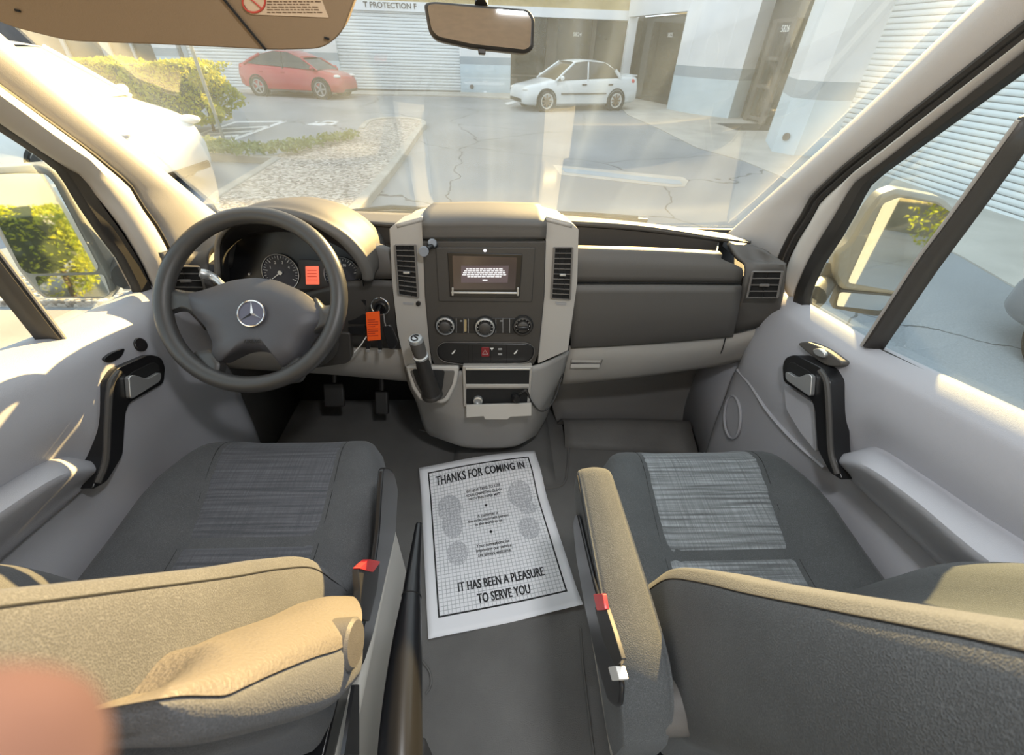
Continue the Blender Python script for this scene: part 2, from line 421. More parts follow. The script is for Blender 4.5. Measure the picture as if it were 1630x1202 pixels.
# ================================================================== the cab shell
def ss(a, b, x):
    t = min(max((x-a)/(b-a), 0), 1); return t*t*(3-2*t)
MIDX = -.026       # middle of the cab
def mrx(x, s): return x if s > 0 else 2*MIDX-x
def mir(P, s): return [V((mrx(p.x, s), p.y, p.z)) for p in P]
def dome(poly, pl, h0, h1, pw=2.0, rings=6, r=0, back=.012):
    """cushioned pad: outline seen at these pixels, bulging from h0 at the edge to h1 in the middle"""
    if r: poly = fillet(poly, r)
    cx = sum(p[0] for p in poly)/len(poly); cy = sum(p[1] for p in poly)/len(poly)
    rows = []
    for i in range(rings+1):
        t = 1-i/rings; h = h0+(h1-h0)*(1-t**pw); q = (pl[0]+pl[1]*h, pl[1])
        rows.append([at(cx+(a-cx)*max(t, .001), cy+(b-cy)*max(t, .001), pl=q) for a, b in poly])
    q = (pl[0]+pl[1]*h0, pl[1]); bk = [at(a, b, pl=q)-pl[1]*back for a, b in poly]
    m = MB(); m.loops([bk]+rows); return m

# floor of the cab and the toe board
fl = MB(); fl.box((MIDX, .27, -.03), (1.72, 2.36, .06))
struct(fl.build('floor', M['carpet']))
# forward bulkhead under the dash
b = MB(); b.grid([[V((x, 1.415, z)) for x in (-.92, 0, .87)] for z in (-.02, .35, .768)])
struct(b.build('wall_front', M['rubber'], solid=.02, off=1))
# tunnel mound in the mat
def hump(x, y):
    e = max(0, 1-abs((x-.035)/.185)**6)
    return .032*ss(.93, 1.02, y)*e**.6 if e > 0 else 0
b = MB(); b.grid([[V((x, y, .001+hump(x, y))) for x in [-.155+.38*k/40 for k in range(41)]] for y in [.92+.42*i/30 for i in range(31)]])
fhump = b.build('floor_mound', M['carpet'], ang=80)
struct(fhump)
b = MB()
b.tube(crom(ats([(668, 684), (700, 692), (722, 698), (727, 712), (726, 765)], z=.003), 24), .004, 6)
b.tube(crom(ats([(905, 700), (903, 745), (895, 772), (860, 778)], z=.003), 20), .004, 6)
b.tube(crom(ats([(924, 1000), (928, 1060), (945, 1202)], z=.003), 20), .003, 6)
b.tube(crom(ats([(678, 1105), (686, 1090), (684, 1070), (672, 1052)], z=.003), 16), .003, 6)
adopt(b.build('mat_seam', M['carpet']), bpy.data.objects['floor'])
# ceiling behind the windscreen header
b = MB()
b.grid([[V((x, y, z-.06*(x/.78)**2)) for x in (-.74, -.4, 0, .4, .74)] for y, z in ((.60, 1.56), (.35, 1.62), (-.2, 1.66), (-.75, 1.68))], 17, 10)
struct(b.build('ceiling', M['tan'], solid=.03, off=1))

# dome lamp on the ceiling
DL = thing('dome_lamp', 'rectangular dome lamp on the ceiling above the seats', 'lamp', (.16, .12, 1.625))
MB().box((.16, .12, 1.628), (.14, .11, .02)).build('lamp_base', M['cream'], DL, bevel=.008)
MB().box((.16, .12, 1.615), (.10, .07, .012)).build('lamp_lens', mat('lamp_lens', (.9, .88, .82), .4, emit=(1, .93, .80), es=1.3), DL, bevel=.004)
al = bpy.data.lights.new('dome_light', 'AREA'); ao = bpy.data.objects.new('dome_light', al); C.objects.link(ao)
al.shape = 'RECTANGLE'; al.size = .10; al.size_y = .07; al.energy = 7; al.color = (.95, .97, 1); ao.location = (.16, .12, 1.605); adopt(ao, DL)
# windscreen
WN = V((0, .97, 1)).normalized(); WO = V((0, 1.41, .775)); WP = (WO, -WN)
P = [V((-.86, 1.425, 0)), V((.86, 1.425, 0)), V((.73, .60, 0)), V((-.73, .60, 0))]
for p in P: p.z = .775-.97*(p.y-1.41)
b = MB().prism(P, WN*.005); ws = struct(b.build('window_1', M['windscreen']))
b = MB()
for k, x in ((0, -.335), ):
    pass

# pillars, door frames, doors: built on the right and mirrored
FPL = (V((.80, 0, .75)), V((1, 0, .12)).normalized())
S1 = [(1240, 424), (1246, 405), (1262, 372), (1281, 343), (1299, 310), (1352, 262), (1470, 170), (1630, 46), (1760, -55)]
S2 = [(1250, 432), (1257, 410), (1273, 378), (1291, 350), (1308, 318), (1361, 272), (1478, 181), (1637, 59), (1766, -40)]
S3 = [(1262, 484), (1270, 455), (1283, 424), (1305, 381), (1331, 341), (1360, 293), (1406, 261), (1630, 86), (1780, -35)]
S4 = [(1288, 494), (1290, 470), (1312, 422), (1337, 385), (1363, 341), (1384, 299), (1408, 277), (1630, 117), (1790, 2)]
def ext(P):
    """carry a frame line on, level, towards the rear of the door"""
    p = P[-1]; return P+[V((p.x-.006, p.y-.12, p.z+.035)), V((p.x-.010, -.12, p.z+.06))]
def strip(a, c, n=60):
    return [lin(ext(ats(a, pl=FPL)), n), lin(ext(ats(c, pl=FPL)), n)]
doors = []
for s, side in ((1, 'right'), (-1, 'left')):
    # pillar trim from the windscreen edge to the door seal
    n = 60
    e0 = [V((.80, 1.404, .765)), V((.79, 1.25, .92)), V((.765, 1.0, 1.16)), V((.735, .80, 1.355)), V((.71, .62, 1.53)), V((.70, .2, 1.58)), V((.70, -.12, 1.60))]
    e0 = crom(e0, n); e1 = lin(ext(ats(S1, pl=FPL)), n)
    mid = [e0[i].lerp(e1[i], .35)+V((-.035, -.03, .0)) for i in range(n)]
    m2 = [e0[i].lerp(e1[i], .75)+V((-.018, -.03, .0)) for i in range(n)]
    b = MB().grid([mir(e0, s), mir([e0[i].lerp(e1[i], .08)+V((-.018, -.012, 0)) for i in range(n)], s), mir(mid, s), mir(m2, s), mir(e1, s)], None, 17)
    pt = struct(b.build('trim_1' if s > 0 else 'trim_2', M['pillar'], solid=.006))
    a, c = strip(S1, S2); a2 = [p+V((-.012, 0, 0)) for p in a]
    b = MB().tube(mir([a[i].lerp(c[i], .25)-V((.008, 0, 0)) for i in range(n)], s), .008, 8)
    b.tube(mir([a[i].lerp(c[i], .85)-V((.004, 0, 0)) for i in range(n)], s), .007, 8)
    adopt(b.build('door_seal', M['rubber']), pt)
    # ---------------- the door itself
    lab = ('grey right front door trim and window, in shade' if s > 0 else 'grey left front door trim and window behind the steering wheel, sunlit along the top')
    D = thing('door_assembly', lab, 'door', (mrx(.80, s), .4, 0))
    doors.append(D)
    a, c = strip(S2, S3)
    b = MB().grid([mir(a, s), mir([p+V((-.014, 0, 0)) for p in [a[i].lerp(c[i], .5) for i in range(n)]], s), mir(c, s)], None, 7)
    b.build('window_frame', M['cream'], D, solid=.02, off=-1 if s > 0 else 1)
    a, c = strip(S3, S4)
    b = MB().grid([mir(a, s), mir([a[i].lerp(c[i], .3)-V((.015, 0, 0)) for i in range(n)], s), mir([a[i].lerp(c[i], .8)-V((.012, 0, 0)) for i in range(n)], s), mir(c, s)])
    b.build('window_seal', M['rubber'], D, solid=.012)
    sill = [(1262, 484), (1288, 500), (1330, 521), (1376, 545), (1405, 559), (1500, 605), (1630, 670)]
    sl3 = ats(sill, x=.80); sl3.append(sl3[-1]+(sl3[-1]-sl3[-2])*3.0)
    # glass
    gp = (FPL[0]+V((.012, 0, 0)), FPL[1])
    G4 = ats(S4, pl=gp)
    tail = [V((.80-.055, -.15, 1.25)), V((.80+.01, -.15, .90))]
    poly = mir(G4[1:-1]+[at(1660, 96, pl=gp), at(1780, 5, pl=gp)]+[V((gp[0].x-(1.30-.75)*.12, -.10, 1.33)), V((gp[0].x-(.93-.75)*.12, -.10, .93))]+[p+V((.012, 0, -.012)) for p in reversed(sl3[1:7])], s)
    b = MB().prism(poly, V((s*.004, 0, 0))); b.build('window_glass', M['sideglass'], D)
    # divider bar between quarter pane and main pane
    bl = lin(ats([(1377, 545), (1470, 403), (1520, 340), (1640, 178)], pl=FPL), 14); br = lin(ats([(1405, 559), (1490, 434), (1545, 360), (1652, 215)], pl=FPL), 14)
    b = MB().grid([mir(bl, s), mir([bl[i].lerp(br[i], .25)-V((.02, 0, 0)) for i in range(14)], s), mir([bl[i].lerp(br[i], .6)-V((.022, 0, 0)) for i in range(14)], s), mir([bl[i].lerp(br[i], .72)-V((.012, 0, 0)) for i in range(14)], s), mir(br, s)])
    b.build('divider_bar', M['dash2'], D, solid=.012)
    MB().tube(mir([bl[i].lerp(br[i], .38)-V((.022, 0, 0)) for i in range(14)], s), .003, 6).build('bar_highlight', M['lightshiny'], D)  # pale tube painted in as the highlight along the bar
    # trim panel
    ys = [1.035, 1.0, .95, .88, .80, .70, .635, .60, .565, .50, .40, .25, .05, -.15, -.35]
    zs = lambda y: (.735+.0 if y > .97 else (.742+(.97-y)*.125 if y > .69 else .777+(.69-y)*.215))
    rows = []
    for dz, x in ((0, .812), (.002, .800), (-.006, .785), (-.022, .768), (-.045, .757), (-.11, .752), (-.19, .752), (-.25, .757), (-.32, .768), (-.42, .775), (-.55, .782), (-.70, .80), (-.80, .81)):
        rows.append([V((mrx(x+(.012 if i == 0 else 0)+(.024*ss(.615, .585, y) if dz in (-.19, -.25, -.32) else 0), s), y+(.02 if dz < -.25 and i < 3 else 0), max(zs(y)+dz, .03))) for i, y in enumerate(ys)])
    b = MB().grid(rows, 60, 48)
    b.build('door_panel', M['door'], D, solid=.02, off=-1 if s > 0 else 1)
    # window weatherstrip along the sill
    b = MB().tube(mir([p+V((-.004, 0, .001)) for p in lin(sl3, 30)], s), .005, 6); b.build('weatherstrip', M['rubber'], D)
    # armrest
    st = [((1337, 724), (1328, 731), (1337, 747)), ((1395, 716), (1376, 741), (1388, 797)), ((1470, 760), (1452, 793), (1458, 864)), ((1560, 820), (1532, 860), (1532, 937)), ((1690, 905), (1650, 955), (1625, 1030))]
    L = []
    for i, (A, B_, L_) in enumerate(st):
        xx = (.748, .738, .750) if i == 0 else (.764, .692, .752)
        pa, pb, pc = at(*A, x=xx[0]), at(*B_, x=xx[1]), at(*L_, x=xx[2])
        L.append(mir([pa+V((.03, 0, 0)), pa, pa.lerp(pb, .5)+V((.0, 0, .008)), pb, pb.lerp(pc, .25)+V((-.004, 0, -.002)), pb.lerp(pc, .7), pc, pc+V((.04, 0, 0))], s))
    e = L[-1]; L.append([p+V((0, -.35, .06)) for p in e])
    b = MB().loops(L, 24, 24); b.build('armrest', M['door'], D)
    # grab handle with the release lever
    HP = (V((.742, 0, 0)), V((-1, 0, 0)))
    def o2(pts): return [(1200+a/2.072, 200+c/2.072) for a, c in pts]
    def dplate(nm, pts, mt, par, h, dp, bv=.003, r=6):
        q = [HP[0]+HP[1]*h, HP[1]]
        P = mir([at(a, c, pl=q) for a, c in fillet(o2(pts), r)], s)
        return MB().prism(P, V((s*dp, 0, 0))).build(nm, mt, par, bevel=bv)
    dplate('pull_pocket', [(97, 850), (195, 915), (206, 1080), (150, 1010), (105, 935)], M['door'], D, .002, .02)
    gh = dplate('grab_handle', [(93, 795), (103, 765), (135, 755), (225, 800), (250, 840), (260, 1075), (292, 1172), (250, 1145), (208, 1065), (200, 935), (190, 905), (97, 845)], M['black'], D, .022, .04, .006)
    dplate('lever_recess', [(108, 790), (125, 778), (190, 815), (196, 890), (110, 840)], M['hole'], gh, .0235, .006, .001)
    dplate('release_lever', [(103, 808), (140, 832), (178, 818), (191, 826), (186, 896), (104, 838)], M['silver'], gh, .032, .010, .004)
    b = MB().tube(mir(crom(ats(o2([(218, 808), (240, 850), (248, 960), (254, 1080), (276, 1150)]), x=.712), 20), s), .006, 8); b.build('grip_edge', M['dash2'], gh)
    SP = HP
    sw = dplate('switch_plate', [(140, 718), (170, 711), (228, 733), (292, 780), (285, 795), (240, 795), (195, 765)], M['dash'], D, .002, .02, .003, 14)
    if s > 0:
        dplate('window_switch', [(190, 738), (215, 733), (235, 752), (228, 768), (200, 758)], M['silver'], sw, .010, .012, .003)
    else:
        dplate('window_switch', [(200, 735), (238, 750), (262, 772), (245, 784), (212, 765)], M['black'], sw, .010, .012, .003)
        kp = at(*o2([(172, 728)])[0], x=.742); kp.x = mrx(kp.x, s)
        MB().lathe([(.016, 0), (.015, .012), (0, .012)], kp, (-s, 0, .3), 20).build('mirror_knob', M['black'], sw, bevel=.002)
    # speaker ring and lower pocket edge
    P = [at(1166+ex, 664+ey, x=.770) for ex, ey in ell(0, 0, 13, 34, 32)]
    MB().tube(mir(P, s), .004, 6, closed=True).build('speaker_ring', M['door'], D)
    P = crom(ats([(1174, 589), (1196, 615), (1222, 655), (1262, 700), (1312, 745)], x=.762), 30)
    MB().tube(mir(P, s), .005, 6).build('pocket_edge', M['door'], D)
    # dark gap between dash and door
    # kick panel below the dash end
    b = MB().grid([mir([V((.80, 1.42, z)), V((.80, 1.2, z)), V((.81, 1.0, z))], s) for z in (0.0, .3, .74)])
    struct(b.build('wall_left' if s < 0 else 'wall_right', M['dash'] if s < 0 else M['door'], solid=.02, off=1))  # left panel takes the darker plastic to paint in its shadow

for s in (1, -1):
    b = MB(); b.prism(mir([V((.852, 1.38, -.35)), V((.852, 1.38, .62)), V((.852, 1.0, .70)), V((.852, .5, .76)), V((.852, -2.2, .90)), V((.852, -2.2, -.35))], s), (s*.02, 0, 0))
    adopt(b.build('body_side', M['white'], None), bpy.data.objects['wall_right' if s > 0 else 'wall_left'])
# ================================================================== the dashboard
DB = thing('dashboard', 'wide charcoal and grey dashboard under the windscreen, with round dials and a centre console', 'dashboard', (0, 1.1, .4))
MB().box((-.025, 1.27, .60), (1.60, .27, .26)).build('dash_light_block', M['hole'], DB)  # hidden filler added to keep sun from leaking into the footwell
def cols(pts): return [at(p[0], p[1], y=p[2]) for p in pts]
# passenger half: top, tray, face
rows = [cols([(866, 340, 1.40), (1000, 352, 1.40), (1157, 372, 1.40), (1175, 376, 1.39)]),
        cols([(880, 347, 1.24), (1020, 358, 1.235), (1150, 377, 1.19), (1192, 384, 1.13)]),
        cols([(880, 352, 1.215), (1020, 362, 1.215), (1150, 381, 1.165), (1192, 388, 1.11)]),
        cols([(880, 358, 1.215), (1020, 368, 1.215), (1150, 385, 1.165), (1192, 391, 1.11)])]
MB().grid(rows, 24, 10).build('dash_top', M['dash'], DB, solid=.008)
z0 = .775
r1 = cols([(880, 358, 1.222), (1020, 368, 1.222), (1145, 385, 1.172)]); rb = [V((p.x, p.y+.01, z0)) for p in r1]
lip = cols([(905, 396, 1.085), (1040, 400, 1.08), (1150, 406, 1.06)]); lf = [V((p.x, p.y+.032, z0)) for p in lip]
b = MB(); b.grid([r1, rb, lf, [p+V((0, .030, -.004)) for p in lip]], 20)
b.face([rb[-1], r1[-1], lip[-1]+V((0, .03, -.004)), lf[-1]])
b.build('tray', M['dash'], DB, solid=.003, flat=True)
MB().grid([[p+V((0, .034, -.014)) for p in lip], [p+V((0, .030, -.001)) for p in lip], [p+V((0, .014, .002)) for p in lip], lip, [p+V((0, -.007, -.009)) for p in lip]] +
          [cols([(905, 420, 1.066), (1040, 424, 1.06), (1182, 428, 1.035)]), cols([(905, 449, 1.06), (1040, 449, 1.055), (1179, 450, 1.03)])], 20, 18).build('dash_face', M['dash'], DB, solid=.01)
# glove box flap
b = MB().grid([cols([(906, 452, 1.058), (1040, 452, 1.053), (1178, 453, 1.028)]), cols([(907, 500, 1.052), (1040, 500, 1.045), (1172, 495, 1.022)]), cols([(908, 535, 1.056), (1040, 530, 1.050), (1167, 518, 1.028)]), cols([(908, 549, 1.066), (1040, 541, 1.060), (1165, 530, 1.04)])], 20, 14)
b.build('glove_box_flap', M['dash'], DB, solid=.015)
MB().tube(crom(cols([(906, 451, 1.06), (1040, 450.5, 1.055), (1179, 451, 1.03)]), 20), .0022, 6).build('flap_gap', M['hole'], DB)
# end piece with the side vent
def dash_end(s):
    def cc(pts): return mir(cols(pts), s)
    rws = [cc([(1160, 384, 1.12), (1195, 389, 1.10), (1222, 402, 1.04), (1252, 419, .985)]),
           cc([(1172, 404, 1.075), (1203, 413, 1.055), (1230, 417, 1.01), (1252, 421, .980)]),
           cc([(1185, 424, 1.045), (1205, 424, 1.03), (1230, 424, .995), (1250, 424, .972)]),
           cc([(1178, 470, 1.025), (1200, 470, 1.005), (1222, 470, .985), (1245, 470, .962)]),
           cc([(1166, 530, 1.035), (1190, 525, 1.015), (1215, 518, .995), (1238, 510, .972)])]
    MB().grid(rws, 14, 16).build('dash_end', M['dash'], DB, solid=.012)
    A, B_, C_, D_ = cc([(1199, 432, 1.0), (1246, 432, .958), (1238, 473, .950), (1190, 473, .992)])
    vent('side_vent', A, B_, C_, D_, 4, s)
def vent(nm, A, B_, C_, D_, rows, s=1, vert=1, mt='slat'):
    """framed opening with slats; A top-left, B top-right, C bottom-right, D bottom-left"""
    n = (B_-A).cross(D_-A).normalized()
    if n.dot(EYE-A) < 0: n = -n
    f = MB().prism([A, B_, C_, D_], n*-.004)
    v = f.build(nm, M['hole'], DB)
    q = MB()
    for i in range(rows+1):
        t = i/rows; a, c = A.lerp(D_, t), B_.lerp(C_, t); dn = (D_-A).normalized()*.0008
        q.prism([a-dn+n*.006, c-dn+n*.006, c+dn+n*.006, a+dn+n*.006], n*-.008)
    for a, c in ((A, D_), (B_, C_)):
        dn = (B_-A).normalized()*.0022; q.prism([a-dn+n*.007, a+dn+n*.007, c+dn+n*.007, c-dn+n*.007], n*-.010)
    q.build('vent_slats', M[mt], v)
    q = MB()
    for k in range(vert):
        t = (k+1)/(vert+1); a, c = A.lerp(B_, t), D_.lerp(C_, t); dn = (B_-A).normalized()*.0012
        q.prism([a-dn+n*.003, a+dn+n*.003, c+dn+n*.003, c-dn+n*.003], n*-.004)
    q.build('vent_vanes', M['hole'], v)
    m = A.lerp(C_, .5); e = (B_-A).normalized(); w = (D_-A).normalized(); L = (B_-A).length*.17
    MB().prism([m-e*L-w*.003+n*.012, m+e*L-w*.003+n*.012, m+e*L+w*.003+n*.012, m-e*L+w*.003+n*.012], n*-.008).build('vent_tab', M['silver'] if rows > 6 else M['slat'], v, bevel=.001)
dash_end(1); dash_end(-1)
# light lower band, passenger side
b = MB().grid([cols([(906, 550, 1.066), (1040, 543, 1.062), (1165, 532, 1.042), (1239, 512, .985)]), cols([(903, 570, 1.056), (1040, 565, 1.052), (1158, 550, 1.035), (1228, 525, .99)]), cols([(897, 595, 1.07), (1020, 590, 1.066), (1145, 570, 1.055), (1212, 545, 1.01)]), cols([(895, 608, 1.10), (1010, 598, 1.095), (1138, 580, 1.085), (1185, 570, 1.05)]), cols([(893, 610, 1.20), (1010, 598, 1.20), (1130, 582, 1.20), (1170, 574, 1.15)])], 24, 16)
b.build('lower_trim', M['light'], DB, solid=.006)
DPL = (at(936, 565, y=1.058), V((0, -.96, .28)).normalized())
fp = plate('fuse_lid', [(914, 552), (963, 551), (955, 578), (909, 577)], DPL, M['light'], DB, .004, .012, 3, .0015)
MB().tube([p+DPL[1]*.0045 for p in ats([(912, 551), (965, 550), (956, 579), (908, 578)], pl=DPL)], .0012, 6, closed=True).build('lid_gap', M['hole'], fp)
plate('lid_lip', [(909, 580), (955, 580), (954, 586), (908, 586)], DPL, M['lightshiny'], fp, .006, .012, 1, .001)
MB().tube(crom(cols([(1156, 533, 1.036), (1150, 556, 1.03), (1140, 577, 1.07)]), 12), .0016, 6).build('trim_gap', M['hole'], DB)
# driver half
lip = cols([(575, 388, 1.085), (600, 394, 1.085), (622, 402, 1.085)])
MB().grid([cols([(300, 345, 1.38), (440, 333, 1.40), (640, 339, 1.40), (684, 340, 1.40)]), cols([(300, 362, 1.20), (440, 343, 1.24), (620, 351, 1.24), (660, 352, 1.24)]), cols([(298, 372, 1.12), (440, 347, 1.215), (620, 356, 1.215), (660, 357, 1.215)]), cols([(298, 378, 1.10), (440, 352, 1.215), (620, 362, 1.215), (660, 362, 1.215)])], 24, 10).build('dash_top', M['dash'], DB, solid=.008)
r1 = cols([(560, 358, 1.222), (660, 362, 1.222)]); rb = [V((p.x, p.y+.01, z0)) for p in r1]; l2 = [lip[0], lip[2]]; lf = [V((p.x, p.y+.032, z0)) for p in l2]
MB().grid([r1, rb, lf, [p+V((0, .03, -.004)) for p in l2]], 6).build('tray', M['dash'], DB, solid=.003, flat=True)
MB().grid([[p+V((0, .034, -.014)) for p in lip], [p+V((0, .030, -.001)) for p in lip], [p+V((0, .014, .002)) for p in lip], lip, [p+V((0, -.007, -.009)) for p in lip], cols([(570, 420, 1.066), (600, 422, 1.066), (626, 424, 1.066)]), cols([(565, 444, 1.06), (600, 444, 1.06), (630, 444, 1.06)])], 10, 12).build('dash_face', M['dash'], DB, solid=.01)
b = MB().grid([cols([(330, 446, 1.055), (450, 470, 1.055), (560, 446, 1.055), (634, 446, 1.06)]), cols([(330, 490, 1.05), (450, 505, 1.04), (555, 500, 1.04), (640, 500, 1.05)]), cols([(330, 540, 1.06), (450, 550, 1.05), (555, 548, 1.05), (648, 552, 1.06)])], 20, 12)
b.build('knee_panel', M['dash2'], DB, solid=.012)
b = MB().grid([cols([(300, 540, 1.0), (430, 548, 1.055), (550, 548, 1.055), (652, 552, 1.062)]), cols([(305, 565, 1.0), (430, 570, 1.05), (545, 572, 1.05), (655, 580, 1.06)]), cols([(330, 580, 1.06), (430, 586, 1.09), (530, 592, 1.09), (660, 604, 1.09)]), cols([(340, 582, 1.2), (430, 586, 1.2), (525, 593, 1.2), (660, 604, 1.2)])], 20, 12)
b.build('lower_trim', M['light'], DB, solid=.006)
KN = (at(560, 500, y=1.036), V((0, -.99, .1)).normalized())
for pts in ([(552, 477), (583, 477), (583, 496), (553, 496)], [(553, 500), (583, 500), (582, 516), (554, 516)], [(554, 520), (582, 520), (580, 533), (555, 533)]):
    plate('blank_switch', pts, KN, M['black'], DB, .006, .012, 2, .001)
plate('knee_bolster', [(470, 530), (557, 530), (559, 572), (552, 579), (480, 590)], KN, M['dash2'], DB, .012, .03, 5, .004)

# --- instrument cluster
hood_o = [(341, 446), (341, 400), (344, 376), (362, 352), (393, 337), (434, 331), (492, 342), (545, 369), (578, 402), (592, 430), (594, 446)]
hood_i = [(352, 444), (350, 402), (354, 379), (371, 360), (398, 347), (434, 342), (486, 354), (533, 381), (562, 411), (575, 434), (577, 446)]
face_o = [(368, 462), (364, 420), (370, 390), (392, 376), (420, 370), (455, 368), (500, 376), (540, 392), (566, 415), (578, 440), (580, 462)]
n = 40
ho = crom(ats(hood_o, y=.995), n); hi = crom(ats(hood_i, y=.985), n); fo = crom(ats(face_o, y=1.075), n)
back = [V((p.x*.985-.008, p.y+.20, p.z-.03)) for p in ho]
MB().grid([back, [p+V((0, .06, .003)) for p in ho], [p+V((0, .012, .001)) for p in ho], ho, [p.lerp(q, .5)+V((0, -.006, 0)) for p, q in zip(ho, hi)], hi], None, 20).build('instrument_hood', M['dash'], DB, solid=.003)
MB().grid([[p+V((0, .004, 0)) for p in hi], fo], None, 6).build('hood_lining', M['hole'], DB, solid=.002)
KP = (V((-.47, 1.075, .76)), V((0, -.96, .28)).normalized())
cl = plate('instrument_panel', face_o+[(570, 480), (480, 480), (375, 480)], KP, M['black'], DB, 0, .01)
plate('display_mount', [(476, 413), (520, 415), (528, 462), (470, 460)], KP, M['dash2'], cl, .004, .006, 3, .001)
dsp = plate('trip_display', [(486, 424), (507, 424), (508, 453), (487, 453)], KP, mat('red_display', (.6, .16, .1), .4, emit=(1, .17, .09), es=.75), cl, .006, .003, 1)
def on(pl, h): return (pl[0]+pl[1]*h, pl[1])
b = MB()
for y in (430, 435, 440, 445): b.prism(ats([(489, y), (504, y), (504, y+1.1), (489, y+1.1)], pl=on(KP, .0068)), KP[1]*-.0006)
b.build('display_text', mat('display_dark_red', (.3, .03, .02), .5, emit=(.6, .05, .02), es=.6), dsp)
for gx, gy, rr, needle, lbl in ((447, 434, 29, 215, ('', '1', '2', '3', '4', '')), (545, 438, 28, 225, ('', '', '60', '80', '', ''))):
    g0 = at(gx, gy, pl=on(KP, .004)); e1 = V((1, 0, 0)); e2 = KP[1].cross(e1).normalized()
    if e2.z < 0: e2 = -e2
    rad = (at(gx+rr, gy, pl=on(KP, .004))-g0).length
    g = MB().lathe([(rad, -.006), (rad, .002), (rad*.96, .003), (rad*.95, .0), (0, 0)], g0, KP[1], 40).build('gauge', mat('gauge_face', (.035, .035, .045), .45), cl)
    MB().tube([g0+KP[1]*.003+(e1*math.cos(R(a))+e2*math.sin(R(a)))*rad*1.0 for a in range(-55, 200, 6)], .0011, 6).build('gauge_ring', M['silver'], g)
    b = MB()
    for k in range(25):
        a = R(210-k*10); d = e1*math.cos(a)+e2*math.sin(a); w = KP[1].cross(d)*(.0009 if k % 4 == 0 else .0005)
        i0 = .70 if k % 4 == 0 else .80; p = g0+KP[1]*.0012
        b.prism([p+d*rad*i0-w, p+d*rad*.92-w, p+d*rad*.92+w, p+d*rad*i0+w], KP[1]*.0006)
    b.build('gauge_ticks', M['mark'], g)
    for k, tx in enumerate(lbl):
        if not tx: continue
        a = R(210-40*k-20); d = e1*math.cos(a)+e2*math.sin(a)
        text_mb(tx, rad*.22, g0+d*rad*.58, e1, e2, .9, .0002, .0014).build('gauge_number', M['mark'], g, flat=True)
    d = e1*math.cos(R(needle))+e2*math.sin(R(needle)); w = KP[1].cross(d)*.0016; p = g0+KP[1]*.004
    MB().prism([p-w, p+d*rad*.62-w*.4, p+d*rad*.62+w*.4, p+w], KP[1]*.0012).lathe([(rad*.13, .0), (rad*.12, .006), (0, .006)], g0, KP[1], 16).build('needle', M['silver'], g)
for px, py in ((398, 436), (578, 440)):
    MB().lathe([(.003, 0), (.003, .006), (0, .006)], at(px, py, pl=on(KP, .001)), KP[1], 10).build('reset_pin', M['silver'], cl)
# --- centre console
CN = V((0, -.987, .159)); CP = (V((0, 1.06, .885)), CN)
plate('console_cheek', [(620, 364), (628, 357), (672, 345), (674, 410), (680, 500), (687, 582), (645, 585), (633, 530), (624, 449)], CP, M['lightshiny'], DB, .0, .13, 2, .006)
plate('console_cheek', [(870, 345), (908, 354), (921, 365), (919, 449), (910, 515), (904, 558), (856, 579), (862, 512), (868, 410)], CP, M['lightshiny'], DB, .0, .13, 2, .006)
b = MB().grid([[V((p.x, 1.32, p.z-.03)) for p in ats([(672, 347), (770, 345), (870, 347)], pl=on(CP, -.02))], [p+V((0, .05, .004)) for p in ats([(672, 347), (770, 345), (870, 347)], pl=on(CP, -.01))], ats([(672, 352), (770, 350), (870, 352)], pl=on(CP, .004)), ats([(673, 366), (770, 365), (870, 366)], pl=on(CP, .010)), ats([(673, 380), (770, 380), (869, 380)], pl=on(CP, .008))], 16, 16)
b.build('console_top_cover', M['dash'], DB, solid=.01)
for pr in ([(630, 357), (672, 346)], [(870, 346), (912, 357)]):
    MB().grid([[V((p.x*.98, 1.34, p.z-.05)) for p in ats(pr, pl=CP)], ats(pr, pl=CP)], 5).build('console_shoulder', M['lightshiny'], DB, solid=.01)
CT = plate('centre_panel', [(673, 384), (869, 384), (867, 470), (858, 562), (850, 581), (812, 586), (770, 588), (730, 586), (690, 580), (684, 560), (676, 470)], CP, M['dash2'], DB, .006, .05, 3, .003)
bz = plate('radio_surround', [(693, 394), (852, 394), (847, 481), (698, 480)], CP, M['dash2'], CT, .0095, .01, 3, .002)
hu = plate('head_unit', [(712, 402), (832, 405), (827, 474), (716, 473)], CP, M['black'], bz, .0125, .01, 2, .0015)
scr = plate('touch_screen', [(720, 407), (823, 410), (820, 461), (722, 461)], CP, mat('screen_glass', (.045, .035, .032), .12, emit=(.10, .07, .06), es=.2), hu, .0140, .004, 1)
ms = plate('message_box', [(734, 423), (810, 423), (808, 450), (734, 450)], CP, mat('screen_box', (.05, .04, .045), .3, emit=(.15, .11, .12), es=.45), scr, .0145, .001)
b = MB(); rr = random.Random(3)
for k, (a, c) in enumerate(((742, 800), (739, 803), (737, 805), (736, 806), (744, 798))):
    y = 427.5+k*3.1; x = a
    while x < c:
        w = rr.uniform(2.5, 7); w = min(w, c-x)
        if w > .8: b.prism(ats([(x, y), (x+w, y), (x+w, y+1.5), (x, y+1.5)], pl=on(CP, .0153)), CN*-.0006)
        x += w+1.0
b.prism(ats([(768, 445), (776, 445), (776, 447), (768, 447)], pl=on(CP, .0153)), CN*-.0006)
b.build('screen_text', mat('screen_white', (.8, .8, .8), .5, emit=(.85, .82, .85), es=.6), ms)
plate('button_strip', [(718, 464.5), (826, 465.5), (826, 468.5), (718, 467.5)], CP, M['silver'], hu, .0150, .006, 1, .001)
for x0, x1 in ((719, 722), (823, 826)): plate('strip_end', [(x0, 458), (x1, 458), (x1, 471), (x0, 471)], CP, M['silver'], hu, .0155, .004, 1, .0008)
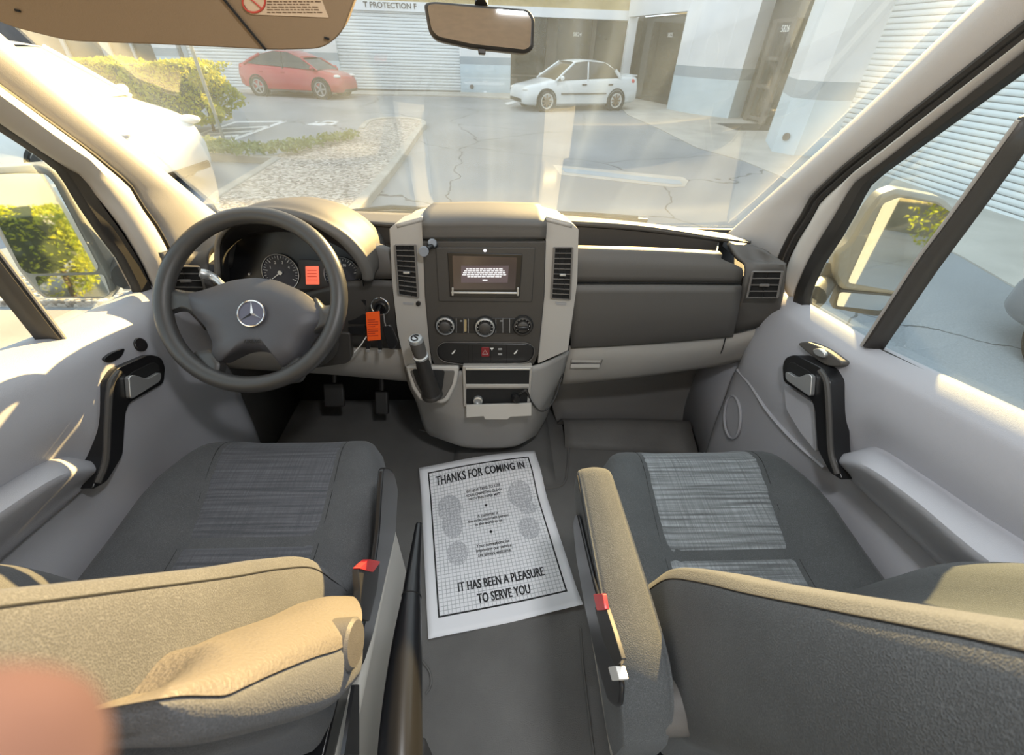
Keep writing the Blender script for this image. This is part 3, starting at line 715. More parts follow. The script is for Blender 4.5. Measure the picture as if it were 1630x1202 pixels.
plate('sensor', ell(772, 399, 2.6, 2.2, 12), CP, M['whiteglow'], bz, .0115, .004)
cpn = plate('climate_panel', [(719, 506), (826, 507), (825, 531), (719, 530)], CP, M['black'], CT, .0085, .006, 4, .001)
for x in (726, 738, 745, 789, 800, 811): MB().prism(ats([(x, 507), (x+.8, 507), (x+.8, 530), (x, 530)], pl=on(CP, .0090)), CN*-.001).build('panel_gap', M['greymark'], cpn)
plate('slider', [(739, 509), (742.5, 509), (742.5, 528), (739, 528)], CP, mat('brass_slider', (.45, .36, .2), .4, .5), cpn, .0105, .004, 1)
for x in (732, 796): plate('panel_light', [(x, 510), (x+4, 510), (x+4, 512), (x, 512)], CP, M['greymark'], cpn, .0090, .001)
for i, (x, y, rr_) in enumerate(((709, 518, 15), (772, 520, 16), (832, 518, 15))):
    c0 = at(x, y, pl=on(CP, .008)); rad = (at(x+rr_, y, pl=on(CP, .008))-c0).length
    k = MB().lathe([(rad*1.13, -.004), (rad*1.13, .002), (rad*1.02, .003), (rad*1.0, .004), (0, .004)], c0, CN, 36).build('climate_knob', M['hole'], CT)
    MB().lathe([(rad*.98, .003), (rad*.96, .010), (rad*.84, .011), (rad*.80, .009), (rad*.80, .003)], c0, CN, 36).build('knob_ring', M['silver'] if i < 2 else M['dash2'], k)
    MB().lathe([(rad*.62, .003), (rad*.60, .016), (rad*.5, .018), (0, .018)], c0, CN, 28).build('knob_cap', M['dash2'], k)
    if i == 2: MB().box(c0+CN*.018, (rad*1.1, .01, rad*.35)).build('knob_grip', M['black'], k, bevel=.002)
    b = MB()
    for a in range(-60, 241, 30):
        d = V((1, 0, 0))*math.cos(R(a))+V((0, .159, .987))*math.sin(R(a)); b.lathe([(rad*.05, 0), (rad*.05, .0006), (0, .0006)], c0+CN*.0045+d*rad*.72, CN, 8)
    b.build('knob_marks', M['mark'], k)
sr = plate('switch_row', [(695, 553), (706, 546), (840, 547), (850, 553), (849, 568), (840, 576), (805, 580), (740, 580), (706, 575), (697, 568)], CP, M['black'], CT, .010, .01, 6, .003)
b = MB().tube([at(x, y, pl=on(CP, .011)) for x, y in fillet([(695, 553), (706, 545), (840, 546), (851, 553), (850, 568), (841, 577), (805, 581), (740, 581), (706, 576), (696, 568)], 6)], .0013, 6, closed=True); b.build('row_rim', M['dash'], sr)
for x in (738, 745, 752, 765, 781, 806): MB().prism(ats([(x, 550), (x+.9, 550), (x+.9, 577), (x, 577)], pl=on(CP, .0106)), CN*-.001).build('switch_gap', M['hole'], sr)
for x in (722, 821): plate('seat_heater_icon', [(x-3, 562), (x-1, 561), (x+2, 557), (x+3, 558), (x, 563), (x-3, 564)], CP, M['mark'], sr, .0112, .001)
hz = plate('hazard_button', [(766, 553), (779, 553), (779, 568), (766, 568)], CP, mat('hazard_red', (.20, .015, .02), .35), sr, .0118, .006, 2, .001)
b = MB().tube(ats([(772, 557), (776.5, 564), (768, 564)], pl=on(CP, .0124)), .0006, 6, closed=True); b.build('hazard_triangle', M['mark'], hz)
for x, y in ((796, 556), (796, 564)): plate('switch_legend', [(x-3, y-1.4), (x+3, y-1.4), (x+3, y+1.2), (x-3, y+1.2)], CP, M['greymark'], sr, .0112, .001)
plate('switch_legend', [(780, 554), (786, 554), (783, 558)], CP, M['mark'], sr, .0112, .001)
vent('centre_vent', *ats([(629, 390), (661, 390), (666, 473), (635, 468)], pl=on(CP, .002)), 10, 1, 2)
vent('centre_vent', *ats([(882, 394), (911, 394), (907, 476), (877, 474)], pl=on(CP, .002)), 10, 1, 2)
for x in (650, 893): plate('vent_slot', [(x-9, 481), (x+9, 482), (x+8, 486), (x-8, 485)], CP, M['greymark'], DB, .002, .004, 1)
MB().lathe([(.007, 0), (.006, .006), (0, .006)], at(666, 483, pl=CP), CN, 14).build('vent_dial', M['black'], DB)
# lower console
def yy(pts): return [at(a, c, y=y) for a, c, y in pts]
b = MB().grid([yy([(645, 584, 1.05), (700, 588, 1.0), (770, 589, .992), (850, 581, 1.0), (904, 557, 1.05)]),
               yy([(654, 615, 1.035), (708, 640, .97), (770, 645, .962), (848, 636, .975), (892, 598, 1.06)]),
               yy([(666, 640, 1.03), (714, 666, .962), (770, 670, .955), (846, 662, .968), (882, 618, 1.08)]),
               yy([(676, 675, 1.05), (720, 690, .985), (770, 693, .978), (838, 688, .99), (868, 660, 1.09)]),
               yy([(686, 690, 1.09), (728, 703, 1.02), (770, 706, 1.01), (825, 701, 1.02), (853, 688, 1.09)]),
               [V((x, y, .05)) for x, y in ((-.22, 1.16), (-.12, 1.10), (-.02, 1.09), (.08, 1.10), (.16, 1.16))]], 28, 30)
b.build('lower_console', M['lightlow'], DB, solid=.008)
GP = (at(690, 612, y=.955), V((0, -.90, .43)).normalized())
gs = plate('shift_surround', [(645, 583), (731, 583), (727, 610), (714, 638), (704, 643), (668, 638), (655, 618)], GP, M['lightshiny'], DB, .006, .06, 5, .005)
plate('shift_inlay', [(652, 590), (724, 590), (720, 612), (708, 634), (700, 637), (672, 632), (661, 615)], GP, M['dash'], gs, .010, .02, 4, .002)
plate('shift_well', [(656, 588), (708, 590), (704, 622), (695, 634), (674, 628), (663, 610)], GP, M['hole'], gs, .0125, .01, 4)
LP = (at(792, 615, y=.958), V((0, -.97, .24)).normalized())
cf = plate('cubby_frame', [(736, 583), (848, 583), (843, 648), (738, 648)], LP, M['light'], DB, .004, .04, 3, .003)
plate('cubby_shade', [(741, 588), (843, 588), (842, 612), (742, 612)], LP, M['hole'], cf, .006, .01, 2)  # black plates stand in for the shade inside the cubbies
plate('cubby_shade', [(742, 619), (841, 619), (839, 643), (742, 643)], LP, M['hole'], cf, .006, .01, 2)
plate('cubby_lip', [(741, 586), (845, 586), (845, 589.5), (741, 589.5)], LP, M['silver'], cf, .010, .012, 1, .001)
plate('cubby_lip', [(741, 612), (842, 612), (842, 617), (741, 617)], LP, M['lightshiny'], cf, .010, .012, 1, .001)
plate('ashtray_flap', [(742, 645), (846, 642), (846, 662), (812, 664), (808, 668), (772, 668), (770, 663), (742, 665)], (LP[0]+V((0, -.012, 0)), V((0, -.9, .43)).normalized()), M['lightshiny'], cf, .012, .010, 1, .002)
sk = at(761, 636, pl=on(LP, .006))
sc = MB().lathe([(.0135, 0), (.0135, .012), (.009, .013), (.0085, .004), (0, .004)], sk, LP[1], 24).build('power_socket', M['silver'], cf)
# footwell trim on the passenger side
b = MB().grid([yy([(872, 600, 1.30), (1000, 595, 1.30), (1120, 585, 1.30)]), yy([(880, 650, 1.295), (1000, 640, 1.295), (1120, 640, 1.295)]), yy([(886, 670, 1.275), (1000, 672, 1.275), (1112, 674, 1.26)])], 10, 8)
fw_ = b.build('footwell_panel', M['footgrey'], DB, solid=.01)
FO = (at(982, 647, y=1.288), V((0, -.99, .12)).normalized())
b = MB().tube(ats(ell(982, 647, 9, 9, 28), pl=FO), .0022, 6, closed=True); b.tube(ats([(982, 643), (982, 651)], pl=FO), .003, 6)
b.build('footwell_badge', M['hole'], fw_)
b = MB().prism(ats([(966, 658), (1000, 658), (998, 663), (968, 663)], pl=FO), FO[1]*.001); b.build('footwell_legend', M['hole'], fw_)
b = MB().grid([yy([(886, 673, 1.27), (1000, 675, 1.27), (1112, 677, 1.25)]), [V((.28, 1.22, .06)), V((.52, 1.22, .06)), V((.80, 1.2, .06))], [V((.28, 1.12, .004)), V((.52, 1.10, .004)), V((.80, 1.06, .004))]], 10, 10)
b.build('toe_ramp', M['carpet'], DB, solid=.01)

# ================================================================== steering wheel
WC = V((-.500, .80, .8235)); A42 = R(42); WNn = V((0, -math.cos(A42), math.sin(A42))); WU = V((0, math.sin(A42), math.cos(A42)))
SW = thing('steering_wheel', 'black four-spoke steering wheel with a star emblem on its hub, left of the centre console', 'steering wheel', WC)
RW = .1775
MB().tube([WC+V((1, 0, 0))*RW*math.cos(2*PI*i/72)+WU*RW*math.sin(2*PI*i/72) for i in range(72)], .0172, 16, closed=True).build('rim', M['wheelrub'], SW)
SWP = (WC, WNn)
for pts in ([(258, 455), (292, 463), (326, 466), (318, 506), (300, 496), (285, 493), (258, 502)], [(500, 470), (516, 488), (545, 480), (545, 524), (522, 522), (506, 528), (492, 535)],
            [(306, 560), (338, 556), (356, 578), (350, 606), (330, 604)], [(444, 588), (470, 562), (494, 574), (478, 608), (450, 612)]):
    q = dome(pts, (WC-WNn*.010, WNn), .0, .014, 4, 4, 8, .012); q.build('spoke', M['wheelrub'], SW)
hubp = [(294, 469), (326, 461), (370, 446), (405, 442), (440, 446), (478, 462), (514, 492), (513, 512), (488, 541), (473, 570), (449, 586), (435, 564), (418, 558), (399, 557), (384, 560), (370, 567), (348, 578), (336, 563), (339, 548), (327, 520), (300, 491)]
hb = dome(hubp, (WC, WNn), -.002, .026, 4.5, 14, 7, .03).build('hub_pad', M['hub'], SW)
ec = at(402, 500, pl=on(SWP, .0265)); er = (at(423, 500, pl=on(SWP, .0265))-ec).length
b = MB().tube([ec+WNn*.005+(V((1, 0, 0))*math.cos(2*PI*i/48)+WU*math.sin(2*PI*i/48))*er for i in range(48)], .0016, 8, closed=True)
for k in range(3):
    a = R(93+120*k); d = V((1, 0, 0))*math.cos(a)+WU*math.sin(a); w = WNn.cross(d)*er*.13
    b.add([ec-w+WNn*.004, ec+d*er*.98+WNn*.005, ec+w+WNn*.004, ec+WNn*.008], [(0, 1, 3), (1, 2, 3), (0, 3, 2), (0, 2, 1)])
b.build('star_emblem', M['chrome'], hb, ang=20)
MB().lathe([(er, -.006), (er*.99, .0042), (0, .0042)], ec, WNn, 40).build('emblem_disc', mat('emblem_blue_grey', (.10, .10, .14), .4), hb)
text_mb('AIRBAG', .0095, at(402, 544, pl=on(SWP, .0255)), (1, 0, 0), WU, 1.0, .0003, .0012).build('hub_lettering', M['hole'], hb, flat=True)
# column behind it
cl0 = WC-WNn*.02
COL = thing('steering_column', 'dark steering column shroud behind the wheel, with stalks', 'steering column', WC-WNn*.1)
MB().tube([cl0-WNn*.02+WU*-.02, cl0-WNn*.14+WU*-.03, cl0-WNn*.28+WU*-.05], [.055, .062, .07], 20).build('shroud', M['dash2'], COL)
b = MB().tube(crom([WC-WNn*.07+V((-.06, 0, 0)), at(345, 445, y=.93), at(318, 434, y=.925)], 10), [.007]*5+[.009, .010, .011, .011, .009], 10); b.build('indicator_stalk', M['silver'], COL)
MB().tube(crom([WC-WNn*.06+V((-.05, 0, -.02)), WC-WNn*.05+V((-.12, 0, -.06))], 6), .008, 8).build('wiper_stalk', M['dash2'], COL)
MB().tube(crom([WC-WNn*.06+V((.03, 0, -.05)), at(478, 588, y=.85)], 6), .007, 8).build('adjust_lever', M['black'], COL)
# pedals
for x, w, z in ((-.60, .075, .20), (-.43, .05, .16)):
    p = thing('pedal', 'black brake pedal under the dashboard' if w > .06 else 'black accelerator pedal beside the console', 'pedal', (x, 1.25, z))
    MB().box((x, 1.22, z), (w, .02, .09), Matrix.Rotation(R(-30), 3, 'X')).build('pedal_pad', M['rubber'], p, bevel=.006)
    MB().tube([V((x, 1.23, z)), V((x, 1.30, z+.12)), V((x, 1.40, z+.2))], .009, 8).build('pedal_arm', M['dash2'], p)

# ignition switch and keys
ign = at(607, 488, y=1.035)
MB().lathe([(.017, 0), (.017, .010), (.012, .012), (.011, .004), (0, .004)], ign, (0, -1, .1), 24).build('ignition_barrel', M['black'], DB)
K = thing('key_bunch', 'bunch of keys with an orange tag hanging from the ignition right of the steering wheel', 'keys', ign)
kr = ign+V((0, -.035, 0)); KPn = (kr, V((0, -1, .12)).normalized())
MB().box(ign+V((0, -.022, 0)), (.008, .035, .020)).build('key_head', M['black'], K, bevel=.002)
rc = at(605, 488, pl=KPn); rr_ = (at(619, 488, pl=KPn)-rc).length
MB().tube([rc+V((math.cos(2*PI*i/36)*rr_, .004*math.sin(2*PI*i/36), math.sin(2*PI*i/36)*rr_)) for i in range(36)], .0016, 8, closed=True).build('key_ring', M['chrome'], K)
q = (kr+V((0, -.010, 0)), KPn[1])
tg = plate('orange_tag', [(582, 498), (604, 496), (606, 541), (585, 543)], q, M['orange'], K, .002, .003, 1, .0006)
b = MB()
for k in range(8): b.prism(ats([(585, 509+k*3.6), (602 if k % 3 else 597, 508.4+k*3.6), (602 if k % 3 else 597, 509.6+k*3.6), (585, 510.2+k*3.6)], pl=on(q, .0026)), q[1]*-.0008)
b.build('tag_print', mat('tag_print_red', (.45, .04, .01), .7), tg)
plate('key_fob', [(608, 522), (615, 517), (622, 518), (634, 547), (626, 557), (618, 556)], on(q, -.004), M['black'], K, .003, .010, 5, .003)
for x in (588, 604): plate('spare_key', [(x-4, 538), (x+3, 538), (x+4 if x > 600 else x, 558), (x-2 if x > 600 else x-6, 558)], on(q, -.004), M['black'], K, 0, .006, 2, .0015)
for x, y in ((585, 559), (604, 560)): plate('key_tip', [(x-3, y-3), (x+3, y-3), (x+3, y+2), (x-3, y+2)], on(q, -.004), M['silver'], K, .0005, .006, 1, .001)
MB().tube(ats([(611, 500), (612, 512), (614, 519)], pl=q), .0015, 6).build('fob_loop', M['silver'], K)
MB().tube(ats([(583, 536), (574, 550), (564, 561)], pl=q), .0016, 6).build('cable_tie', M['mark'], K)
# gear lever
G = thing('gear_lever', 'round-topped silver and black gear lever on the console, right of the hanging keys', 'gear lever', at(692, 630, pl=GP))
top = at(662, 541, y=.905); bot = at(688, 628, pl=on(GP, .01)); ax = (top-bot).normalized(); ln = (top-bot).length
gr = .0185
MB().lathe([(gr*.9, -.055), (gr*.98, -.04), (gr, -.015), (gr, -.004)], top, ax, 28).build('grip', M['dash'], G)
kc = MB().lathe([(gr, -.005), (gr*.99, .002), (gr*.9, .006), (0, .007)], top, ax, 28).build('silver_cap', M['silver'], G)
u_ = ax.orthogonal().normalized(); w_ = ax.cross(u_)
MB().tube([top+ax*.008+(u_*math.cos(R(a))+w_*math.sin(R(a)))*gr*.55 for a in range(0, 271, 15)], .0016, 6).tube([top+ax*.008+u_*gr*.1-w_*gr*.4, top+ax*.008+u_*gr*.1+w_*gr*.3], .0016, 6).build('cap_symbol', M['black'], kc)
MB().lathe([(gr*.95, -.062), (gr*1.15, -.060), (gr*1.15, -.054), (gr*.95, -.052)], top, ax, 24).build('collar', M['silver'], G)
pts = [top-ax*.06, top-ax*.08, bot.lerp(top, .35), bot.lerp(top, .1), bot]
MB().tube(crom(pts, 14), [.016, .017, .019, .018, .020, .019, .022, .021, .025, .024, .028, .027, .031, .032], 14).build('boot', M['rubber'], G)
# phone holder
PH = thing('phone_mount', 'small round magnetic phone holder clipped beside the left centre vent', 'phone mount', at(680, 398, pl=CP))
MB().lathe([(.012, -.012), (.0125, -.003), (.0115, .0), (0, .0)], at(674, 401, pl=on(CP, .045)), (0, -.98, .18), 28).build('magnet_disc', M['phone'], PH)
MB().tube([at(680, 396, pl=on(CP, .034)), at(686, 392, pl=on(CP, .022)), at(692, 390, pl=on(CP, .005))], [.006, .007, .009], 10).build('mount_arm', M['black'], PH)
MB().lathe([(.010, -.01), (.011, .004), (.008, .007), (0, .007)], at(688, 387, pl=on(CP, .016)), (.3, -.9, .3), 20).build('mount_joint', M['phone'], PH)
# cable from the cubby
CB = MB().tube(crom([at(826, 628, pl=on(LP, .02)), at(838, 622, pl=on(LP, .03)), at(846, 640, y=.955), at(862, 655, y=.95), at(880, 640, y=.98), at(893, 605, y=1.04), at(897, 585, y=1.06)], 40), .0028, 8).build('charging_cable', M['rubber'])
tag(CB, 'thin black charging cable looping out of the lower console cubby', 'cable')
PG = MB().lathe([(.011, 0), (.012, .03), (.009, .04), (0, .04)], at(818, 630, pl=on(LP, .0)), (.2, -.9, .4), 16).build('charger_plug', M['black'])
tag(PG, 'black charger plug sticking out of the open console cubby', 'charger')
# ================================================================== seats
RID = [(.372, .46), (.365, .50), (.345, .58), (.320, .668), (.272, .755), (.218, .84), (.140, .97), (.102, 1.033), (.045, 1.12), (.010, 1.17)]
REA = [(.150, .40), (.155, .45), (.150, .52), (.132, .58), (.100, .69), (.068, .80), (.020, .945), (-.012, 1.02), (-.065, 1.10), (-.040, 1.175)]
def make_seat(xc, dy, s, label, stripe, cl):
    T = thing('captain_chair', label, 'seat', (xc, .35+dy, 0))
    def hw(y):
        h = .258-.05*ss(.56, .75, y)
        q = max(0, (y-.690)/.058); return h*(1-.30*q*q*q) if q < 1 else h*.7
    def top(lx, y):
        h = hw(y); a = min(abs(lx)/h, 1)
        zc = .481+.014*ss(.45, .68, y); zb = zc+.024*(1-ss(.5, .75, y)*.7)
        z = zc+(zb-zc)*ss(.45, .75, a)
        if a > .84: q = (a-.84)/.16; z -= .055*(1-math.sqrt(max(0, 1-q*q)))
        if y > .665: q = min((y-.665)/.083, 1); z -= .085*(1-math.sqrt(max(0, 1-q*q)))
        return z
    ysl = [.33, .36, .40, .45, .50, .55, .60, .64, .67, .69, .705, .718, .729, .737, .743, .747, .748]
    L = []
    for y in ysl:
        h = hw(y); lp = [(-h*.97, .36), (-h, .41), (-h, .435)]
        for i in range(33):
            t = -1+2*i/32; lp.append((t*h, top(t*h, y)))
        lp += [(h, .435), (h, .41), (h*.97, .36), (h*.5, .355), (-h*.5, .355)]
        L.append([V((xc+s*a, y+dy, c)) for a, c in lp])
    MB().loops(L).build('seat_cushion', M[cl], T, ang=60)
    for y0, y1 in ((.4535, .7455), (.335, .4495)):
        rows = []
        for j in range(24):
            y = lerp(y0, y1, j/23); w0 = lerp(.134, .142, ss(.42, .74, y)); row = []; xo = lerp(.022, -.008, ss(.40, .74, y))
            for i in range(17):
                lx = lerp(-w0, w0, i/16)+xo; e = min(j/2, (23-j)/2 if y1 < .5 else 9, i/1.5, (16-i)/1.5, 1)
                row.append(V((xc+s*lx, y+dy+(.001 if y > .73 else 0), top(lx, y)+.0045*e-.002)))
            rows.append(row)
        ins = MB().grid(rows).build('seat_insert', M[stripe], T, solid=.004, ang=60)
        for k in (0, -1): MB().tube([r_[k]+V((0, 0, .0012)) for r_ in rows[1:-1]], .0012, 5).build('insert_seam', M['thread'], ins)
    # backrest
    def P(lx, i, d): a, c = RID[i], REA[i]; return V((xc+s*lx, lerp(a[0], c[0], d)+dy*.6, lerp(a[1], c[1], d)))
    L = []
    for i in range(len(RID)):
        k = 1 if 0 < i < len(RID)-1 else .93
        hf = [(.215, 0), (.165, .05), (.11, .24), (.05, .30)]
        lp = [(.05, 1.04), (.20, 1.0), (.244, .90), (.250, .6), (.244, .3), (.236, .11), (.227, .03)]+hf
        lp = lp+[(-min(a, .21) if a > .215 else -a*.93, d) for a, d in reversed(lp)]
        L.append([P(a*k, i, d) for a, d in lp])
    bk = MB().loops(L, 60, 50).build('backrest', M[cl], T, ang=60)
    MB().tube(crom([P(.2325, i, .066) for i in range(0, 10)], 60), .0010, 6).build('seam', M['thread'], bk)
    # headrest
    h = MB(); L = []
    for t in (-1, -.9, -.5, 0, .5, .9, 1):
        w = math.sqrt(max(0, 1-t**4))*.5+.5; w = w if abs(t) < 1 else .35
        L.append([V((xc+.13*t, -.065+.05*w*math.cos(a), 1.30+.085*w*math.sin(a))) for a in [2*PI*k/16 for k in range(16)]])
    h.loops(L, None, 20).build('headrest', M[cl], T)
    for x in (-.06, .06): MB().tube([(xc+x, -.05, 1.14), (xc+x, -.065, 1.25)], .006, 8).build('headrest_post', M['chrome'], T)
    # painted box the seat stands on
    b = MB(); x0, x1 = xc-s*.235, xc+s*(.245 if s > 0 else .220)
    b.prism([V((x0, -.14+dy, .0)), V((x1, -.14+dy, .0)), V((x1, .60+dy, .0)), V((x0, .60+dy, .0))], (0, 0, .30))
    bx = b.build('seat_box', M['basepaint'], T, bevel=.012)
    MB().box((xc, .30+dy, .328), (.44, .60, .06)).build('slide_rail', M['black'], T, bevel=.004)
    for x in (xc-s*.10, xc+s*.08): MB().box((x, .01+dy, .301), (.06, .07, .004)).build('box_slot', M['hole'], bx)
    return T, P
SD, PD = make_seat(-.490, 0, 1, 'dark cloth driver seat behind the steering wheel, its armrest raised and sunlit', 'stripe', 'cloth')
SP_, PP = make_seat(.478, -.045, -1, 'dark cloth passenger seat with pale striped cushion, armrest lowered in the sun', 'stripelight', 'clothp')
# raised armrest of the driver seat
U = [(552, 949), (512, 951), (460, 975), (400, 996), (352, 1017), (322, 1025), (300, 1042), (270, 1078), (247, 1104)]
Mi = [(571, 1002), (546, 1030), (500, 1046), (440, 1070), (392, 1092), (363, 1105), (340, 1107), (290, 1107), (248, 1113)]
Lo = [(566, 1083), (533, 1118), (490, 1140), (430, 1158), (385, 1170), (350, 1178), (320, 1184), (270, 1188), (236, 1166)]
XM = [-.150, -.148, -.147, -.147, -.147, -.148, -.150, -.154, -.158]
LU, LL = [], []
for u, m_, l, xm in zip(U, Mi, Lo, XM):
    pu, pm, pl_ = at(*u, x=-.222), at(*m_, x=xm), at(*l, x=xm-.010)
    def arc(p, q, b_, k=9): return [p.lerp(q, i/k)+b_*(4*(i/k)*(1-i/k))**.6 for i in range(k+1)]
    nb = V((.012, .007, .006))
    A_ = arc(pu, pm, nb*.8); B_ = arc(pm+V((-.002, 0, -.0015)), pl_, V((.007, 0, 0)))
    LU.append([V((-.243, pm.y-.010, pm.z-.004)), V((-.243, pu.y-.004, pu.z-.002))]+A_)
    LL.append([V((-.242, pl_.y, pl_.z)), V((-.242, pm.y-.010, pm.z-.005))]+B_)
ar = MB().loops(LU, None, 40).build('armrest', M['vinyl'], SD, ang=60)
MB().loops(LL, None, 40).build('armrest_cloth', M['cloth'], ar, ang=60)
pv = at(561, 1024, x=-.146)
MB().lathe([(.024, -.02), (.024, .001), (.021, .004), (0, .005)], pv, (1, .0, .12), 28).build('pivot_cap', M['dash'], ar)
# lowered armrest of the passenger seat
L = []
for y, z, xa, xb, hh in ((.487, .645, .156, .200, .03), (.480, .660, .149, .208, .06), (.44, .664, .148, .210, .085), (.33, .664, .146, .214, .10), (.24, .664, .145, .217, .105), (.18, .660, .146, .217, .11), (.14, .640, .149, .214, .11), (.115, .600, .154, .208, .08)):
    r_ = .012
    L.append([V((xa, y, z-r_)), V((xa+r_*.35, y, z-r_*.3)), V((xa+r_, y, z)), V(((xa+xb)/2, y, z+.003)), V((xb-r_, y, z)), V((xb-r_*.35, y, z-r_*.3)), V((xb, y, z-r_)), V((xb, y, z-hh+.01)), V((xb-.01, y, z-hh)), V((xa+.01, y, z-hh)), V((xa, y, z-hh+.01))])
ap = MB().loops(L, 40, 36).build('armrest', M['clothp'], SP_, ang=60)
MB().tube([V((.1465, y, .656)) for y in (.47, .40, .3, .2)], .0014, 6).build('seam', M['thread'], ap)
pq = V((.2, .15, .60)); MB().lathe([(.03, 0), (.03, .035), (0, .035)], pq, (1, 0, 0), 24).build('pivot_cap', M['dash'], ap)
# hardware on the inner sides
def xplate(nm, px, x, vec, mt, par, bv=.004, r=10): return MB().prism(ats(fillet(px, r), x=x), vec).build(nm, mt, par, bevel=bv)
xplate('side_trim', [(611, 742), (627, 749), (634, 778), (630, 850), (613, 925), (594, 1012), (578, 1062), (560, 1065), (582, 990), (594, 925), (604, 850), (608, 780)], -.205, (-.010, 0, 0), M['black'], SD)
xplate('side_trim', [(911, 830), (918, 815), (926, 850), (945, 930), (968, 1010), (988, 1090), (985, 1128), (968, 1120), (948, 1050), (930, 965), (917, 890)], .139, (.006, 0, 0), M['black'], SP_)
def buckle(seat, red, body, x, dx):
    b_ = xplate('belt_buckle', body, x, (dx, 0, 0), M['rubber'], seat, .003, 3)
    xplate('release_button', red, x-(.002 if x > 0 else -.002), (dx, 0, 0), M['red'], b_, .002, 2)
buckle(SD, [(572, 905), (588, 890), (606, 894), (594, 911)], [(571, 905), (590, 905), (605, 897), (600, 940), (588, 990), (572, 985), (573, 940)], -.196, -.010)
buckle(SP_, [(944, 946), (959, 945), (963, 971), (950, 972)], [(946, 966), (964, 966), (978, 1010), (990, 1050), (980, 1062), (960, 1020)], .133, .005)
xplate('latch', [(968, 1062), (980, 1060), (986, 1082), (974, 1084)], .130, (.01, 0, 0), M['white'], SP_, .002, 2)
for s, st_, px in ((-1, SD, [(548, 1202), (565, 1090), (572, 1090), (572, 1202)]), (1, SP_, [(984, 1130), (1000, 1130), (1014, 1202), (1000, 1202)])):
    xplate('slide_bracket', px, .225*s, (.006*s, 0, 0), M['black'], st_, .001, 1)
# hand brake lever
HB = thing('hand_brake', 'long tapered black hand brake lever beside the driver seat, left of the paper mat', 'hand brake', (-.13, .12, 0))
L = []
for px, py, w, h, z in ((667, 834, .005, .006, .500), (666, 842, .006, .010, .498), (659, 905, .0105, .017, .494), (655, 950, .0135, .021, .490), (650, 1000, .018, .024, .487), (645, 1060, .022, .027, .483), (640, 1130, .0245, .029, .480), (637, 1200, .026, .030, .478), (634, 1290, .026, .030, .476)):
    c = at(px, py, z=z); L.append([c+V((w*1.2*math.cos(a), 0, h*math.sin(a))) for a in [2*PI*k/20 for k in range(20)]])
MB().loops(L[:4], None, 16).build('grip', M['black'], HB)
MB().loops(L[3:], None, 30).build('lever', M['black'], HB)
MB().tube([p for p in L[3]], .0012, 6, closed=True).build('grip_joint', M['hole'], HB)
MB().prism([(-.152, .05, 0), (-.10, .05, 0), (-.10, .16, 0), (-.152, .16, 0)], (0, 0, .45)).build('lever_bracket', M['dash2'], HB, bevel=.006)

# ================================================================== paper mat
def papermat():
    m = mat('printed_paper', (.90, .90, .92), .85); nt = m.node_tree; p = nt.nodes['Principled BSDF']; tc = N(nt, 'TexCoord')
    sp = N(nt, 'SeparateXYZ'); nt.links.new(tc.outputs['Object'], sp.inputs[0]); X, Y = sp.outputs[0], sp.outputs[1]
    ax = mth(nt, 'ABSOLUTE', X); yc = mth(nt, 'SUBTRACT', Y, .0115); ay = mth(nt, 'ABSOLUTE', yc)
    ox = mth(nt, 'SUBTRACT', ax, .1865); oy = mth(nt, 'SUBTRACT', ay, .2435); e = mth(nt, 'MAXIMUM', ox, oy)
    inside = mth(nt, 'LESS_THAN', e, -.006); bord = mth(nt, 'MULTIPLY', mth(nt, 'LESS_THAN', e, 0), mth(nt, 'GREATER_THAN', e, -.0048))
    gx = mth(nt, 'LESS_THAN', mth(nt, 'FRACT', mth(nt, 'MULTIPLY', X, 88)), .14); gy = mth(nt, 'LESS_THAN', mth(nt, 'FRACT', mth(nt, 'MULTIPLY', Y, 88)), .14)
    g = mth(nt, 'MULTIPLY', mth(nt, 'MAXIMUM', gx, gy), inside)
    c = mixc(nt, mth(nt, 'MULTIPLY', g, .62), (.90, .90, .92), (.22, .23, .25))
    nz = N(nt, 'TexNoise'); nz.inputs['Scale'].default_value = 240; nz.inputs['Detail'].default_value = 2; nt.links.new(tc.outputs['Object'], nz.inputs['Vector'])
    tot = None
    for cx, cy, rx, ry in ((-.124, .115, .041, .052), (-.120, .050, .034, .050), (-.114, -.052, .033, .040), (.124, .118, .043, .050), (.140, .062, .030, .022), (.126, -.010, .034, .040)):
        d = mth(nt, 'ADD', mth(nt, 'POWER', mth(nt, 'ABSOLUTE', mth(nt, 'DIVIDE', mth(nt, 'SUBTRACT', X, cx), rx)), 2.0), mth(nt, 'POWER', mth(nt, 'ABSOLUTE', mth(nt, 'DIVIDE', mth(nt, 'SUBTRACT', Y, cy), ry)), 2.0))
        f = mth(nt, 'LESS_THAN', d, 1); tot = f if tot is None else mth(nt, 'MAXIMUM', tot, f)
    f = mth(nt, 'MULTIPLY', tot, mth(nt, 'MULTIPLY_ADD', mth(nt, 'GREATER_THAN', nz.outputs['Fac'], .5), .40, .22))
    c = mixc(nt, f, c, (.30, .31, .34))
    c = mixc(nt, bord, c, (.02, .02, .02)); nt.links.new(c, p.inputs['Base Color'])
    return m
PL = V((-.0113, .7611, .004)); PA = .1734
bm_ = MB()
def pz(x, y):
    cz, sz = math.cos(PA), math.sin(PA)
    h = .037*ss(.88, 1.0, PL.y+x*sz+y*cz)
    return h+.010*max(0, (y-.22)/.06)**2*(.4+.6*math.cos(x*9)) + .004*math.sin(x*11+1)*math.sin(y*7) + .012*max(0, (-y-.2)/.08)**2*ss(0, .15, x)
bm_.grid([[V((-.216+.432*i/26, -.2795+.559*j/34, pz(-.216+.432*i/26, -.2795+.559*j/34))) for i in range(27)] for j in range(35)])
pap = bm_.build('paper_mat', papermat(), None, solid=.0006, off=-1)
